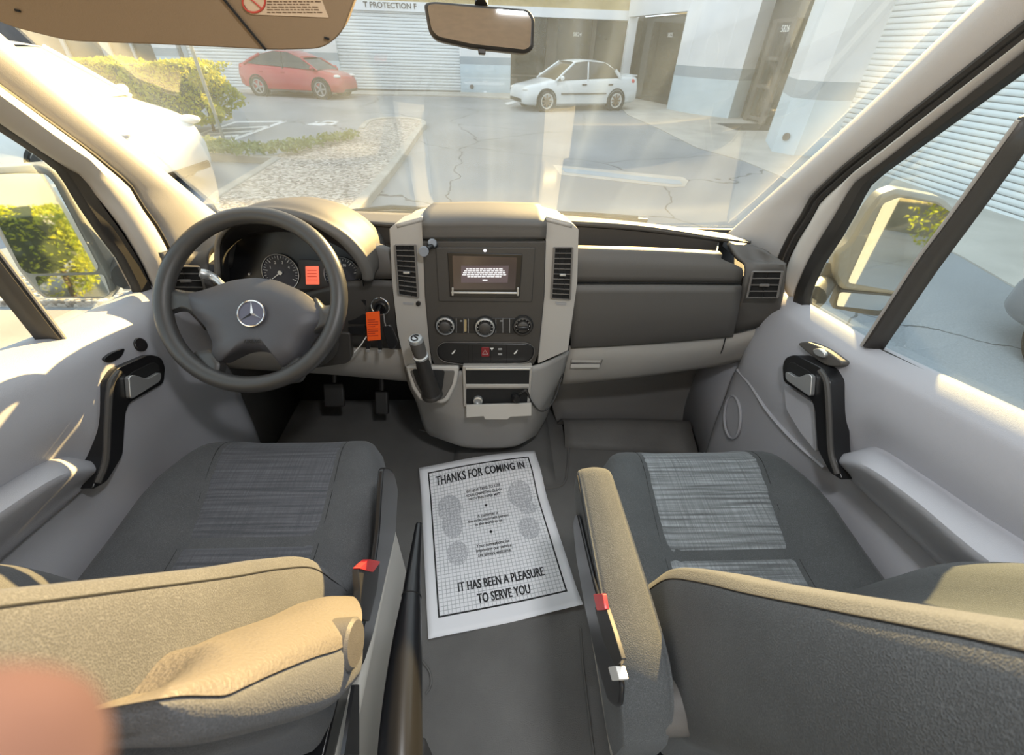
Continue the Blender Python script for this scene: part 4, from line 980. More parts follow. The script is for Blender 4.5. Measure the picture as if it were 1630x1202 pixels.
pap.location = PL; pap.rotation_euler = (0, 0, PA)
tag(pap, 'white printed paper floor mat with footprints lying between the two seats', 'paper mat')
cz, sz = math.cos(PA), math.sin(PA); EX = V((cz, sz, 0)); EY = V((-sz, cz, 0))
def ptext(t, x, y, size, sx, bold, gap=1.0):
    m = text_mb(t, size, (0, 0, 0), EX, EY, sx, bold, 0, 'CENTER', gap)
    inv = []
    for v in m.v:
        q = V(v); a = q.dot(EX)+x; c = q.dot(EY)+y
        inv.append(tuple(PL+EX*a+EY*c+V((0, 0, pz(a, c)+.0012))))
    m.v = inv
    if size > .03:      # heavy strokes
        for k_ in (1, 2):
            m.add([V(q)+EX*(.0008*k_) for q in inv], m.f[:len(m.f)//k_])
    o = m.build('printed_text', M['ink'], None, flat=True); adopt(o, pap)
ptext('THANKS FOR COMING IN', 0, .218, .043, .62, .0003, 1.04)
ptext('IT HAS BEEN A PLEASURE', .004, -.160, .038, .585, .0003, 1.04)
ptext('TO SERVE YOU', .004, -.202, .038, .585, .0003, 1.04)
for k, t in enumerate(('WE HAVE TRIED TO KEEP', 'YOUR CARPETING CLEAN', 'WITH THIS PAPER MAT')): ptext(t, .0, .163-.0145*k, .0125, .85, .0003)
for k, t in enumerate(('A customer is', 'the most important person', 'in the world to us.')): ptext(t, 0, .064-.0150*k, .0145, .85, .0003)
for k, t in enumerate(('Your suggestions for', 'improving our service', 'are always welcome.')): ptext(t, 0, -.042-.0155*k, .0150, .85, .0003)
for y in (.100, .000):
    b = MB(); b.prism([PL+EX*(.0045*math.cos(2*PI*i/16))+EY*(y+.0045*math.sin(2*PI*i/16))+V((0, 0, pz(0, y)+.0007)) for i in range(16)], (0, 0, .0003)); adopt(b.build('printed_dot', M['ink'], None), pap)

# ================================================================== mirrors, visor, wipers
RM = thing('rear_view_mirror', 'black-framed inside rear-view mirror hanging at the top of the windscreen', 'mirror', (-.02, .86, 1.27))
RP = (V((0, .85, 1.26)), V((.06, -.98, .17)).normalized())
mo = [(674, 4), (690, 1), (842, 14), (852, 28), (850, 77), (838, 85), (752, 76), (694, 63), (682, 50)]
plate('mirror_case', mo, RP, M['rubber'], RM, 0, .022, 9, .007)
plate('mirror_pane', [(680, 8), (692, 6), (838, 19), (846, 30), (844, 74), (836, 79), (752, 70), (697, 58), (687, 47)], RP, M['mirror'], RM, .0015, .004, 8)
plate('dip_lever', [(761, 77), (773, 78), (773, 86), (762, 85)], RP, M['rubber'], RM, .002, .012, 2, .002)
MB().tube([at(766, 8, y=.868), at(767, -18, y=.885), V((-.015, .86, 1.318))], [.010, .010, .016], 12).build('mirror_stem', M['rubber'], RM)
SV = thing('sun_visor', 'tan driver sun visor with a warning sticker, folded down at the top left', 'sun visor', (-.35, .62, 1.45))
VP = (at(300, 74, y=.60), V((0, -.965, -.26)).normalized())
vo = [(-60, -20), (-30, 22), (20, 44), (110, 66), (250, 71), (440, 80), (515, 78), (545, 52), (556, 22), (575, -30), (600, -190), (-120, -190)]
vb = plate('visor_board', vo, VP, M['visor'], SV, 0, .024, 22, .010)
MB().tube([p+VP[1]*.0015 for p in ats([(352, -8), (390, 38), (424, 79)], pl=VP)], .0015, 6).build('visor_fold', M['hole'], vb)
stk = plate('warning_sticker', [(368, -30), (384, 0), (399, 23), (523, 28), (512, 0), (500, -30)], VP, mat('sticker_paper', (.60, .46, .32), .7), vb, .0008, .001)
MB().tube(ats(ell(404, 3, 18, 17, 28), pl=on(VP, .0012)), .0009, 6, closed=True).tube(ats([(392, -8), (417, 14)], pl=on(VP, .0012)), .0008, 6).build('prohibition_ring', mat('sticker_red', (.5, .06, .04), .6), stk)
b = MB(); rr = random.Random(5)
for k in range(6):
    x = 425; y = -2.5+k*4.3
    while x < 508-(20 if k == 2 else 0):
        w = rr.uniform(3, 10)
        if x+w < 515: b.prism(ats([(x, y), (x+w, y+.3), (x+w, y+1.9), (x, y+1.6)], pl=on(VP, .0011)), VP[1]*-.0004)
        x += w+1.8
b.build('sticker_text', mat('sticker_brown', (.12, .07, .04), .7), stk)
for px, py in ((28, 18), (520, 62)): MB().tube(ats([(px-4, py-2), (px+4, py)], pl=on(VP, .001)), .0012, 6).build('visor_clip', M['hole'], vb)
MB().tube([at(570, -60, pl=VP)+V((.0, .012, 0)), V((-.12, .64, 1.52)), V((-.10, .66, 1.565))], .006, 8).build('visor_arm', M['tan'], SV)
def door_mirror(label, plx, case, glass1, case2, glass2, arm, s):
    T = thing('door_mirror', label, 'door mirror', plx[0])
    c = plate('mirror_housing', case, plx, mat('mirror_case_paint', (.30, .285, .25), .4), T, 0, .07, 8, .012)
    plate('mirror_glass', glass1, plx, M['mirror'], c, .0015, .004, 6)
    if case2: c2 = plate('lower_housing', case2, plx, M['dash'], T, -.004, .05, 6, .006)
    plate('wide_angle_glass', glass2, plx, M['mirror'], c, .002, .004, 5)
    MB().tube(arm, [.03, .028, .034], 12).build('mirror_arm', M['dash'], T)
rpl = (V((1.10, 1.0, .85)), V((-.385, -.92, .06)).normalized())
door_mirror('two-pane door mirror outside the right quarter window', rpl, [(1326, 440), (1328, 404), (1352, 386), (1382, 335), (1402, 311), (1427, 301), (1502, 315), (1524, 336), (1516, 362), (1436, 472), (1340, 462)],
            [(1406, 324), (1431, 314), (1490, 324), (1514, 338), (1514, 346), (1428, 464), (1349, 450)], [(1324, 492), (1336, 461), (1434, 470), (1415, 499), (1396, 505), (1338, 494)], [(1337, 465), (1424, 472), (1402, 495), (1331, 487)],
            [at(1332, 425, y=1.10), at(1312, 452, y=1.09), at(1292, 474, x=.86)], 1)
lpl = (V((-1.10, .92, .85)), V((.37, -.92, .06)).normalized())
door_mirror('two-pane door mirror outside the left quarter window, reflecting the yellow hedge', lpl, [(-40, 268), (0, 267), (58, 263), (80, 270), (97, 291), (180, 440), (186, 467), (176, 477), (70, 477), (52, 462), (26, 430), (-30, 330)],
            [(-32, 279), (38, 276), (73, 277), (86, 291), (157, 425), (153, 433), (46, 436), (34, 428), (-18, 325)], None, [(55, 440), (165, 437), (175, 466), (170, 472), (75, 472), (64, 463)],
            [at(150, 400, y=1.07), at(182, 420, y=1.07), at(205, 440, x=-.90)], -1)
def wiper(pts, arm, label):
    T = thing('windscreen_wiper', label, 'wiper', at(*pts[0], y=1.50))
    MB().tube(ats(pts, y=1.50), .007, 6).build('wiper_blade', M['rubber'], T)
    MB().tube([at(a, c, y=1.497) for a, c in arm], .008, 8).build('wiper_arm', M['black'], T)
wiper([(512, 344), (620, 338), (748, 338)], [(530, 340), (622, 330), (700, 334)], 'black wiper at the foot of the windscreen, left of the console')
wiper([(795, 341), (900, 343), (1030, 351)], [(850, 338), (930, 341), (1015, 347)], 'black wiper at the foot of the windscreen, right of the console')
b = MB().grid([[V((x, 1.425, .745)) for x in (-.86, 0, .86)], [V((x, 1.60, .66)) for x in (-.86, 0, .86)]], 6)
struct(b.build('trim_3', M['dash'], solid=.01))
# photographer's fingertip
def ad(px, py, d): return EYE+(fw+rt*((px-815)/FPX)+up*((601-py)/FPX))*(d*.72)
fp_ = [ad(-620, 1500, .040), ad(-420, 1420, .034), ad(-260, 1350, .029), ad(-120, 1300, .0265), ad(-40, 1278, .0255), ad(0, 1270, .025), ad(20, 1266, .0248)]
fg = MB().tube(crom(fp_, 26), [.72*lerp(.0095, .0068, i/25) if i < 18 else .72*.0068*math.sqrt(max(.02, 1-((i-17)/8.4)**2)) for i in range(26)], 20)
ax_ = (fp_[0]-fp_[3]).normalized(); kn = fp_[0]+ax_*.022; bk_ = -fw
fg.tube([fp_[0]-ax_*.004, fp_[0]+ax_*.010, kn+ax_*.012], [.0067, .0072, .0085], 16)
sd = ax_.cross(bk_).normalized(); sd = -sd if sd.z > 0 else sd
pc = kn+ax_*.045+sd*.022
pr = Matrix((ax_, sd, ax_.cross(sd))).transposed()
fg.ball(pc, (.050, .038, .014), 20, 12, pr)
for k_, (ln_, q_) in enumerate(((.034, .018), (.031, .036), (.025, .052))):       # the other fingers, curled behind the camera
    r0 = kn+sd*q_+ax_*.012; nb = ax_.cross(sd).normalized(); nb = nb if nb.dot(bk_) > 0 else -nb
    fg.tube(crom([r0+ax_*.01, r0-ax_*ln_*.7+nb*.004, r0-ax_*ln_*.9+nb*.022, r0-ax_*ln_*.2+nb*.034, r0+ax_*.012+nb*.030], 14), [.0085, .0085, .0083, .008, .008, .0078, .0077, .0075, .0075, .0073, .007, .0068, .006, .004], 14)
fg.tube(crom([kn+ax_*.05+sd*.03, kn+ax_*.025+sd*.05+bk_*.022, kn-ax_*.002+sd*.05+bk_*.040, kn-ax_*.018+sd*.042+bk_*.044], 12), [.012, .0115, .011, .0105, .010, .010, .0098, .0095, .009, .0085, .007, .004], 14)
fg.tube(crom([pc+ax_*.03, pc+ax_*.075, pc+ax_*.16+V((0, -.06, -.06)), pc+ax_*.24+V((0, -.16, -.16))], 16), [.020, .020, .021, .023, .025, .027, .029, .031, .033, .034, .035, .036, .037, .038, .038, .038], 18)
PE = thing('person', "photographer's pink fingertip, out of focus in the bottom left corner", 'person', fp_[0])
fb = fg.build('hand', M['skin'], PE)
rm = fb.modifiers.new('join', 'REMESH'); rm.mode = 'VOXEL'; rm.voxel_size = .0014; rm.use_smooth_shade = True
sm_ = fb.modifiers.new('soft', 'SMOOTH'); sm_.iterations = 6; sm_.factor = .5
# ================================================================== the yard outside
GZ = -.6
b = MB(); b.grid([[V((x, y, GZ)) for x in range(-60, 61, 10)] for y in range(-40, 61, 10)])
struct(b.build('ground', M['asphalt'], flat=True))
def slab(nm, px, h, mt, z=GZ, r=0, bv=0):
    P = ats(fillet(px, r) if r else px, z=z+h); return MB().prism(P, (0, 0, -h-.02)).build(nm, mt, None, bevel=bv)
struct(slab('sidewalk', [(1640, 330), (1640, 470), (1530, 407), (1400, 345), (1290, 300), (1185, 256), (1110, 235), (1050, 205), (1000, 183), (985, 168), (1010, 158), (1400, 200)], .015, M['concrete']))
struct(slab('sidewalk', [(300, 146), (735, 152), (840, 158), (840, 149), (735, 146.5), (300, 139)], .05, M['concrete']))
isl = [(560, 345), (480, 352), (345, 335), (338, 318), (430, 255), (440, 246), (560, 212), (590, 192), (630, 188), (668, 191), (672, 200), (640, 240), (600, 285)]
gv = slab('gravel_bed', isl, .10, M['gravel'], GZ, 6); tag(gv, 'bed of pale brown gravel on the traffic island outside the windscreen', 'gravel', kind='stuff')
g2 = MB().prism([V((-4.4, 3.3, GZ+.06)), V((-1.9, 3.3, GZ+.06)), V((-1.84, 4.9, GZ+.06)), V((-4.3, 4.9, GZ+.06))], (0, 0, -.08)).build('gravel_bed', M['gravel'], None)
tag(g2, 'gravel beside the van, seen under the left door mirror', 'gravel', kind='stuff')
struct(MB().prism([V((-12, -4, GZ+.03)), V((-2.6, -4, GZ+.03)), V((-2.6, 3.2, GZ+.03)), V((-12, 3.2, GZ+.03))], (0, 0, -.05)).build('path', M['pinkpave'], None))
def kerb(pts, nm='kerb'):
    P = [at(a, c, z=GZ+.12) for a, c in pts]; L = []
    for i, p in enumerate(P):
        t = (P[min(i+1, len(P)-1)]-P[max(i-1, 0)]).normalized(); w = V((t.y, -t.x, 0))*.075
        L.append([p-w, p+w, p+w+V((0, 0, -.14)), p-w+V((0, 0, -.14))])
    return struct(MB().loops(L).build(nm, M['kerb'], None, bevel=.015))
kerb(crom([(548, 345), (585, 305), (628, 255), (665, 205), (674, 196), (666, 189), (630, 186), (590, 190), (575, 203)], 30))
kerb(crom([(330, 325), (345, 308), (400, 275), (440, 250)], 10))
kerb([(300, 243), (360, 245), (440, 249)])
gc = MB(); rn = random.Random(11)
def inpoly(x, y, P):
    c = False
    for i in range(len(P)):
        (x1, y1), (x2, y2) = P[i-1], P[i]
        if (y1 > y) != (y2 > y) and x < (x2-x1)*(y-y1)/(y2-y1)+x1: c = not c
    return c
def leaf(m, p, s, rn_):
    n = V((rn_.gauss(0, 1), rn_.gauss(0, 1), rn_.gauss(.4, 1))).normalized(); u = n.orthogonal().normalized(); a = rn_.uniform(0, 6.28)
    u = (Matrix.Rotation(a, 3, n) @ u); w = n.cross(u)
    m.add([p-u*s, p+w*s*.45+n*s*.1, p+u*s, p-w*s*.45+n*s*.1], [(0, 1, 2, 3)])
cov = [(285, 222), (330, 226), (420, 236), (480, 228), (560, 213), (575, 220), (520, 232), (470, 245), (400, 250), (300, 244)]
k = 0
while k < 1600:
    x, y = rn.uniform(285, 575), rn.uniform(212, 251)
    if not inpoly(x, y, cov): continue
    leaf(gc, at(x, y, z=GZ+.13)+V((0, 0, rn.uniform(.02, .12))), rn.uniform(.03, .07), rn); k += 1
tag(gc.build('groundcover', M['ground_leaf'], None, flat=True), 'low green groundcover between the hedge and the gravel bed', 'plants', kind='stuff')
# parking stripes
def stripe(px, nm='parking_stripe'): return struct(MB().prism(ats(px, z=GZ+.004), (0, 0, -.008)).build(nm, M['paintline'], None))
for a in ([(375, 193), (455, 192), (455, 194), (375, 195)], [(352, 204), (430, 200), (430, 202), (352, 206)], [(330, 212), (405, 207), (405, 209.5), (330, 214)], [(310, 219), (380, 214), (380, 217), (310, 221.5)],
          [(305, 216), (312, 216), (382, 193), (375, 193)], [(362, 223), (370, 224), (457, 193), (451, 192)], [(486, 198), (520, 192), (540, 193), (512, 200)], [(500, 193), (538, 195), (528, 199), (505, 196)]):
    stripe(a)
stripe([(803, 164), (835, 157), (837, 159), (808, 167)])
# trench drain
dr = thing('trench_drain', 'long grey drain grate set in the asphalt just ahead of the windscreen', 'drain', at(990, 280, z=GZ))
MB().prism(ats([(880, 262), (1088, 282), (1096, 288), (1090, 297), (1070, 298), (892, 278)], z=GZ+.006), (0, 0, -.02)).build('drain_apron', M['concrete'], dr)
MB().prism(ats([(893, 267), (1082, 287), (1086, 293), (1070, 293), (900, 274)], z=GZ+.010), (0, 0, -.01)).build('grate', M['bandgrey'], dr)

# ---------------- buildings
BW = thing('warehouse', 'white warehouse with roll-up shutters and dark shopfronts across the yard', 'building', (0, 24, GZ))
fA, fB = at(340, 140, z=GZ), at(735, 147.5, z=GZ); fd = (fB-fA).normalized(); fn = V((fd.y, -fd.x, 0)); FWP = (fA, fn)
def vq(nm, pl, a, c, z0, z1, mt, par, h=0., dp=.2, bv=0):
    """vertical slab on a wall plane between two photo pixels, from height z0 to z1"""
    q = on(pl, h); p, r_ = at(*a, pl=q), at(*c, pl=q)
    return MB().prism([V((p.x, p.y, z0)), V((r_.x, r_.y, z0)), V((r_.x, r_.y, z1)), V((p.x, p.y, z1))], -pl[1]*dp).build(nm, mt, par, bevel=bv)
vq('wall', FWP, (-40, 80), (1015, 100), GZ, 2.5, M['glassdark'], BW, -.6, .3)
vq('fascia', FWP, (-60, 60), (1012, 60), 2.20, 2.52, M['wall'], BW, .10, .8)
vq('upper_wall', FWP, (-60, 60), (1150, 40), 2.52, 4.9, M['stuccotan'], BW, .0, .8)
vq('shade_wall', FWP, (860, 60), (1260, 40), 4.9, 6.6, M['stuccotan'], BW, .0, .8)  # unseen raised wall, added to cast shade on the gravel bed
def pier(a, c):
    w = vq('pier', FWP, a, c, GZ, 2.3, M['wall'], BW, .12, .7)
    vq('grey_band', FWP, a, c, .48, .76, M['bandgrey'], w, .125, .2); vq('pale_base', FWP, a, c, GZ, .48, M['wallblue'], w, .123, .2)
pier((485, 90), (538, 90)); pier((732, 95), (813, 98)); pier((243, 78), (281, 78))
vq('roll_up_door', FWP, (298, 90), (486, 90), GZ, 2.2, M['shutterfar'], BW, -.02, .3)
vq('roll_up_door', FWP, (537, 100), (733, 100), GZ, 2.2, M['shutterfar'], BW, -.02, .3)
vq('shutter_sill', FWP, (537, 146), (733, 146), GZ, GZ+.07, M['frame'], BW, .02, .1)
vq('drain_pipe', FWP, (289, 78), (296, 78), GZ, 2.2, M['bandgrey'], BW, .06, .1)
for a, c in (((158, 70), (172, 70)), ((95, 66), (101, 66)), ((203, 66), (207, 66))): vq('mullion', FWP, a, c, GZ, 2.3, M['bandgrey'], BW, -.45, .1)
vq('beige_window', FWP, (206, 66), (240, 66), .95, 1.4, M['stuccotan'], BW, -.5, .1)  # beige shopfront pane, a plain tan panel
for a, c in (((868, 100), (884, 100)), ((937, 100), (943, 100))): vq('mullion', FWP, a, c, GZ, 2.2, M['frame'], BW, -.5, .08)
vq('transom', FWP, (813, 120), (985, 120), .05, .11, M['frame'], BW, -.5, .06)
ex = fd; eyv = V((0, 0, 1))
o0 = at(621, 9, pl=on(FWP, .11)); wd = (at(664, 9, pl=on(FWP, .11))-at(577, 9, pl=on(FWP, .11))).length
text_mb('T PROTECTION F', .25, o0, ex, eyv, wd/2.02, .004, .01).build('sign_lettering', M['frame'], BW, flat=True)
text_mb('5824', .2, at(919, 55, pl=on(FWP, -.45)), ex, eyv, 1, .004, .0).build('house_number', M['mark'], BW, flat=True)
MB().lathe([(.09, 0), (.09, .03), (0, .03)], at(751, 138, pl=on(FWP, .13)), fn, 12).build('wall_outlet', M['frame'], BW)
# right wing
def wall2(nm, p, q, z0, z1, mt, par, dp=.3, bv=0):
    p, q = V(p), V(q); d = (q-p).normalized(); n = V((d.y, -d.x, 0))
    if n.dot(EYE-p) < 0: n = -n
    return MB().prism([V((p.x, p.y, z0)), V((q.x, q.y, z0)), V((q.x, q.y, z1)), V((p.x, p.y, z1))], -n*dp).build(nm, mt, par, bevel=bv)
g1a, g1b = V((6.45, 24.4, 0)), V((7.7, 18.4, 0))
wall2('shop_window', g1a, g1b, GZ, 2.3, M['glassdark'], BW)
cpt = at(990, 128, y=24.0); vq('slim_pier', (V((0, 23.9, 0)), V((0, -1, 0))), (988, 128), (1000, 128), GZ, 2.4, M['wall'], BW, 0, .3)
wall2('fascia', V((5.9, 24.1, 0)), V((6.75, 19.1, 0)), 2.30, 3.2, M['wall'], BW, .3)
text_mb('5825', .2, at(1069, 56, pl=(g1b, V((-1, -.2, 0)).normalized()))+V((-.06, -.02, 0)), V((.2, -1, 0)), eyv, 1, .004, .0).build('house_number', M['mark'], BW, flat=True)
A_ = [(6.748, 19.158), (7.05, 18.15), (7.50, 17.45), (8.122, 16.774), (9.2, 17.4), (8.6, 19.8)]
def foot(nm, F, z0, z1, mt, par, gr=0, ang=50):
    cx = sum(p[0] for p in F)/len(F); cy = sum(p[1] for p in F)/len(F)
    return MB().prism([V((cx+(x-cx)*(1+gr), cy+(y-cy)*(1+gr), z0)) for x, y in F], (0, 0, z1-z0)).build(nm, mt, par, ang=ang)
def rpier(F):
    w = foot('pier', F, GZ, 4.4, M['wall'], BW); foot('grey_band', F, .48, .80, M['bandgrey'], w, .006); foot('pale_base', F, GZ, .48, M['wallblue'], w, .004); return w
rpier(A_)
pb = rpier([(6.566, 10.891), (6.833, 10.422), (7.75, 10.40), (7.9, 12.6), (7.2, 12.4)])
MB().lathe([(.08, 0), (.08, .03), (0, .03)], V((6.66, 10.68, -.25)), V((-.87, -.5, 0)), 12).build('wall_outlet', M['frame'], pb)
wall2('shop_window', (8.75, 18.0, 0), (8.65, 11.5, 0), GZ, 4.0, M['glassdark'], BW)
dpl = (V((8.6, 14.5, 0)), V((-1, -.02, 0)).normalized())
for a, c in (((1195, 150), (1201, 150)), ((1222, 150), (1229, 150)), ((1172, 150), (1175, 150))): vq('door_frame', dpl, a, c, GZ, 2.0, M['frame'], BW, .03, .08)
for z in (-.5, .35, 1.05, 1.95): 
    p, q_ = at(1195, 150, pl=dpl), at(1229, 150, pl=dpl); wall2('door_rail', (p.x-.03, p.y, 0), (q_.x-.03, q_.y, 0), z, z+.09, M['frame'], BW, .08)
text_mb('5826', .22, at(1250, 46, pl=on(dpl, .05)), V((.02, -1, 0)), eyv, 1, .004, .0).build('house_number', M['mark'], BW, flat=True)
wall2('upper_wall', (8.9, 18.0, 0), (8.8, 11.0, 0), 3.3, 5.2, M['stuccotan'], BW)
wall2('roll_up_door', (7.62, 10.5, 0), (7.85, -3.0, 0), GZ, 4.2, M['shutter'], BW, .3)
wall2('upper_wall', (7.45, 10.5, 0), (7.70, -3.0, 0), 4.2, 5.0, M['wall'], BW, .8)
struct(slab('door_mat', [(1140, 196), (1225, 197), (1238, 208), (1172, 207)], .02, M['rubber']))

# ---------------- parked cars
def make_car(nm, label, cat, loc, rz, paint, S, win, rimm, wheel_r, base, details):
    """S: body stations (x, z low, z belt, half width low, half width belt); win: side window outline (x, z)"""
    T = thing(nm, label, cat, (0, 0, 0)); L = []
    for x, zl, zb, wl, wb in S:
        zm = lerp(zl, zb, .55)
        lp = [(wl*.9, zl), (wl, zl+.06), (wl*1.02, zm), (wb, zb-.06), (wb*.93, zb), (wb*.5, zb+.02), (0, zb+.025)]
        lp = lp+[(-a, c) for a, c in reversed(lp[:-1])]
        L.append([V((x, a, c)) for a, c in lp])
    body = MB().loops(L, None, 40).build('car_body', paint, T, ang=50)
    zb0 = min(z for x, z in win); hb = S[len(S)//2][4]
    yw = lambda z: hb-.015-(z-zb0)*.42
    cab = [[V((x, sy*(yw(z)), z)) for x, z in win] for sy in (1, -1)]
    n = len(win); b = MB(); b.add(cab[0]+cab[1], [tuple(range(n)), tuple(range(2*n-1, n-1, -1))]+[(i, i+n, (i+1) % n+n, (i+1) % n) for i in range(n)])
    b.build('car_windows', details.get('glass', M['glassdark']), T, bevel=.01)
    # roof skin and pillars
    tp = win[1:-1]; b = MB(); rows = []
    for x, z in crom([(x, z, 0) for x, z in tp], 14) and [(p.x, p.y) for p in crom([(x, z, 0) for x, z in tp], 14)]:
        w = yw(z); rows.append([V((x, w+.012, z-.05)), V((x, w-.01, z+.005)), V((x, w*.6, z+.03)), V((x, 0, z+.037)), V((x, -w*.6, z+.03)), V((x, -w+.01, z+.005)), V((x, -w-.012, z-.05))])
    b.grid(rows).build('car_roof', paint, T, solid=.01)
    for sy in (1, -1):
        for (i, j, r_) in ((0, 1, .035), (n-1, n-2, .06)):
            a, c = win[i], win[j]; b = MB().tube([V((a[0], sy*(yw(a[1])), a[1]-.02)), V((lerp(a[0], c[0], .5), sy*yw((a[1]+c[1])/2), (a[1]+c[1])/2)), V((c[0], sy*(yw(c[1])), c[1]))], r_, 8)
            b.build('car_pillar', paint, T)
        bx = details.get('bpillar', -.15); zt = max(z for x, z in win)
        MB().tube([V((bx, sy*(yw(zb0)+.004), zb0)), V((bx-.06, sy*(yw(zt-.03)+.004), zt-.03))], .025, 6).build('car_pillar', M['frame'] if details.get('darkb') else paint, T)
        for hx in details['handles']: MB().box((hx, sy*(hb+.036), zb0-.11), (.17, .03, .04)).build('door_handle', details['hm'], T, bevel=.005)
        if details.get('strip'): MB().box((-.02, sy*.862, .50), (1.70, .02, .04)).build('rub_strip', M['frame'], T)
        if details.get('sillm'): MB().box((.1, sy*(hb+.005), .27), (2.4, .05, .10)).build('sill_trim', M['frame'], T, bevel=.01)
        for dxx in details['gaps']:
            MB().tube([V((dxx, sy*(hb+.004), .26)), V((dxx, sy*(hb+.024), .55)), V((dxx, sy*(hb-.0), zb0-.01))], .004, 4).build('door_gap', M['frame'], T)
        m_ = MB().ball((win[0][0]-.18, sy*(hb+.09), zb0+.06), (.06, .10, .065)).build('wing_mirror', paint, T)
        fx, fz = S[2][0], S[2][2]
        MB().ball((details['lamp'][0], sy*details['lamp'][1], details['lamp'][2]), (.16, .14, .06)).build('headlight', M['mark'], T)
        MB().ball((S[-3][0], sy*S[-3][4]*.9, S[-3][2]-.12), (.10, .12, .09)).build('tail_light', M['red'], T)
    for wx in base:
        for sy in (1, -1):
            c = V((wx, sy*(S[len(S)//2][3]-.13), wheel_r)); ax = V((0, sy, 0)); r_ = wheel_r
            MB().lathe([(r_*1.17, -.02), (r_*1.17, .155), (r_*1.06, .16), (r_*1.0, .10), (0, .10)], c, ax, 32).build('wheel_arch', M['hole'], T)
            w = MB().lathe([(r_*.62, -.05), (r_*.95, -.05), (r_, .0), (r_, .13), (r_*.95, .17), (r_*.72, .172), (r_*.68, .15)], c, ax, 32, False).build('wheel', M['tire'], T)
            MB().lathe([(r_*.74, .165), (r_*.70, .176), (r_*.62, .172), (r_*.60, .12)], c, ax, 32, False).build('rim', details.get('lip', rimm), w)
            MB().lathe([(r_*.64, .10), (r_*.64, .12), (0, .12)], c, ax, 24).build('brake_disc', M['hole'], w)
            b = MB()
            for k in range(details['spokes']):
                a = 2*PI*k/details['spokes']; d = V((math.cos(a), 0, math.sin(a))); q = V((-d.z, 0, d.x))*r_*.07; o = c+ax*.16
                b.prism([o-q*1.4, o+d*r_*.64-q, o+d*r_*.64+q, o+q*1.4], -ax*.04)
            b.build('rim_spokes', rimm, w); 
    MB().box((S[0][0]-.04, 0, .30), (.12, S[1][3]*1.5, .10)).build('bumper_intake', M['hole'], T, bevel=.02)
    T.location = loc; T.rotation_euler = (0, 0, rz)
    return T
w1, w2 = at(870, 178, z=GZ), at(978, 176, z=GZ); hd = (w1-w2).normalized(); wbs = (w1-w2).length
sedS = [(2.10, .30, .50, .52, .50), (2.05, .22, .60, .66, .62), (1.90, .18, .68, .76, .70), (1.45, .17, .76, .82, .74), (.95, .17, .86, .83, .77), (.0, .17, .90, .84, .79), (-1.0, .17, .92, .84, .79), (-1.55, .18, .95, .83, .76), (-1.95, .22, .95, .78, .70), (-2.15, .26, .92, .72, .66), (-2.20, .34, .70, .62, .58)]
sedW = [(1.02, .86), (.30, 1.32), (-.15, 1.37), (-.85, 1.33), (-1.22, 1.14), (-1.42, .93)]
sc_ = wbs/2.62
mid = (w1+w2)/2; side = V((-hd.y, hd.x, 0))
if side.dot(EYE-mid) < 0: side = -side
cpos = mid-side*(.80)*sc_+hd*.02
cw = make_car('parked_sedan', 'white four-door sedan parked by the dark shopfront straight ahead', 'car', cpos, math.atan2(hd.y, hd.x), M['whitecar'], sedS, sedW, M['bronze'], .30, (1.33, -1.29),
              dict(handles=(-.02, -1.02), hm=M['frame'], strip=1, gaps=(.95, -.15), lamp=(1.92, .56, .60), spokes=8, lip=M['mark']))
cw.scale = (sc_,)*3
MB_sp = MB().prism([(-1.95, -.62, .955), (-2.16, -.62, .985), (-2.16, .62, .985), (-1.95, .62, .955)], (0, 0, .03))
o = MB_sp.build('rear_spoiler', M['whitecar'], None); o.parent = cw
r1_, r2_ = at(418, 153, z=GZ), at(518, 155.5, z=GZ); hd = (r2_-r1_).normalized(); wbs = (r1_-r2_).length
side = V((-hd.y, hd.x, 0)); mid = (r1_+r2_)/2
if side.dot(EYE-mid) < 0: side = -side
suvS = [(2.35, .34, .60, .52, .50), (2.28, .26, .72, .72, .66), (2.05, .24, .84, .84, .76), (1.55, .24, .95, .90, .82), (1.1, .24, 1.02, .92, .84), (.0, .24, 1.06, .93, .87), (-1.2, .24, 1.10, .93, .87), (-1.75, .26, 1.14, .91, .84), (-2.15, .32, 1.14, .84, .76), (-2.33, .40, 1.08, .76, .68), (-2.38, .50, .85, .66, .60)]
suvW = [(1.42, 1.00), (.75, 1.36), (.10, 1.56), (-.55, 1.58), (-1.20, 1.46), (-1.95, 1.14)]
cr = make_car('parked_hatchback', 'red five-door crossover car parked in front of the left roll-up door', 'car', V((0, 0, 0)), 0, M['redcar'], suvS, suvW, M['rim'], .36, (1.46, -1.43),
              dict(handles=(-.15, -1.15), hm=M['redcar'], sillm=1, gaps=(1.0, -.12), lamp=(2.12, .62, .80), spokes=5, darkb=1))
k = wbs/2.89
# the red car stands at an angle, nose towards the yard
ang = R(-13); hd2 = V((math.cos(ang), math.sin(ang), 0)); s2 = V((hd2.y, -hd2.x, 0))
cr.rotation_euler = (0, 0, ang); ks = .90
cr.location = at(418, 153, z=GZ)-s2*.88*ks+hd2*1.43*ks; cr.scale = (ks,)*3
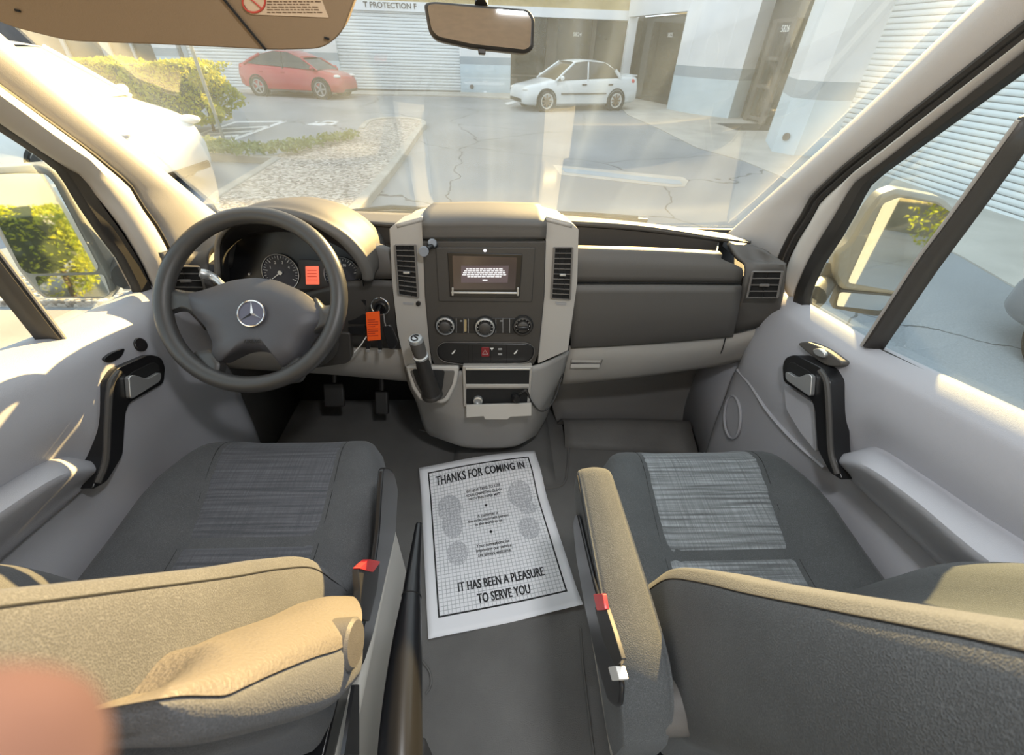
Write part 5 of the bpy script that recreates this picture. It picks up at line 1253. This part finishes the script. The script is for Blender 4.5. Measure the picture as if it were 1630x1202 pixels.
# white car at the left, only its nose shows beyond the pillar
suv = make_car('parked_van', 'bright white car nosing in from the left between the hedge and the pillar', 'car', V((-6.75, 6.95, GZ)), R(-6), M['whitecar'],
               [(a, z0_, zb*1.10, wl, wb) for a, z0_, zb, wl, wb in suvS], [(1.30, 1.12), (.55, 1.66), (.0, 1.72), (-.8, 1.72), (-1.5, 1.66), (-2.1, 1.22)], M['rim'], .36, (1.46, -1.43),
               dict(handles=(-.15, -1.15), hm=M['whitecar'], gaps=(1.0, -.12), lamp=(2.20, .66, .86), spokes=6, glass=M['carglass']))
dk = make_car('parked_car', 'dark grey car just showing at the right edge through the side window', 'car', V((5.15, 1.05, GZ)), R(96), M['greycar'], sedS, sedW, M['rim'], .33, (1.33, -1.29),
              dict(handles=(-.02, -1.02), hm=M['greycar'], gaps=(.95, -.15), lamp=(1.95, .58, .60), spokes=5))
# sign posts
ps = thing('sign_post', 'thin grey metal post standing at the right end of the hedge', 'post', at(357, 224, z=GZ))
p0 = at(357, 224, z=GZ); MB().tube([p0+V((0, 0, -.02)), p0+V((0, 0, 2.2))], .035, 8).build('post_tube', M['post'], ps)
MB().lathe([(.08, 0), (.08, .02), (.04, .03), (0, .03)], p0, (0, 0, 1), 12).build('post_foot', M['post'], ps)
# ---------------- hedges
def hedge(label, c, d, n, rz=0, seed=1, ls=(.035, .075), base=.25):
    T = thing('hedge', label, 'hedge', (c[0], c[1], GZ)); rn_ = random.Random(seed); m = MB(); rot = Matrix.Rotation(rz, 3, 'Z')
    for _ in range(n):
        f = rn_.random(); x, y, z = rn_.uniform(-1, 1), rn_.uniform(-1, 1), rn_.uniform(-1, 1)
        if f < .36: y = -1+abs(rn_.gauss(0, .06))
        elif f < .62: z = 1-abs(rn_.gauss(0, .06))
        elif f < .82: x = 1-abs(rn_.gauss(0, .05))
        elif f < .88: x = -1+abs(rn_.gauss(0, .05))
        else: y = 1-abs(rn_.gauss(0, .06))
        q = 1+.10*math.sin(x*5+seed)*math.sin(z*4+y*3)+rn_.gauss(0, .02)
        if z < -.55: q *= 1-.35*(-.55-z)
        p = V((x*d[0]/2*(q if abs(x) > .9 else 1), y*d[1]/2*q, (z+1)/2*d[2]*(1+.05*math.sin(x*7+seed))+base))
        leaf(m, V(c)+rot @ p, rn_.uniform(*ls), rn_)
    m.build('foliage', M['leaf'], T, flat=True)
    L = []
    for t in (0, .12, .5, .85, .97):
        k_ = (.55, .86, .93, .93, .80)[int(t*4.99)] if t else .5
        L.append([V(c)+rot @ V((sx*d[0]/2*k_, sy*d[1]/2*k_, base+d[2]*t)) for sx, sy in ((-1, -1), (1, -1), (1, 1), (-1, 1))])
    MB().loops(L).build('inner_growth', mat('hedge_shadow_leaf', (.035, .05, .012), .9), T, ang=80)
    for sx in (-.7, -.2, .3, .75): MB().tube([V(c)+rot @ V((sx*d[0]/2, 0, -.02)), V(c)+rot @ V((sx*d[0]/2+.05, 0, base+.3))], .03, 6).build('stem', M['stem'], T)
    return T
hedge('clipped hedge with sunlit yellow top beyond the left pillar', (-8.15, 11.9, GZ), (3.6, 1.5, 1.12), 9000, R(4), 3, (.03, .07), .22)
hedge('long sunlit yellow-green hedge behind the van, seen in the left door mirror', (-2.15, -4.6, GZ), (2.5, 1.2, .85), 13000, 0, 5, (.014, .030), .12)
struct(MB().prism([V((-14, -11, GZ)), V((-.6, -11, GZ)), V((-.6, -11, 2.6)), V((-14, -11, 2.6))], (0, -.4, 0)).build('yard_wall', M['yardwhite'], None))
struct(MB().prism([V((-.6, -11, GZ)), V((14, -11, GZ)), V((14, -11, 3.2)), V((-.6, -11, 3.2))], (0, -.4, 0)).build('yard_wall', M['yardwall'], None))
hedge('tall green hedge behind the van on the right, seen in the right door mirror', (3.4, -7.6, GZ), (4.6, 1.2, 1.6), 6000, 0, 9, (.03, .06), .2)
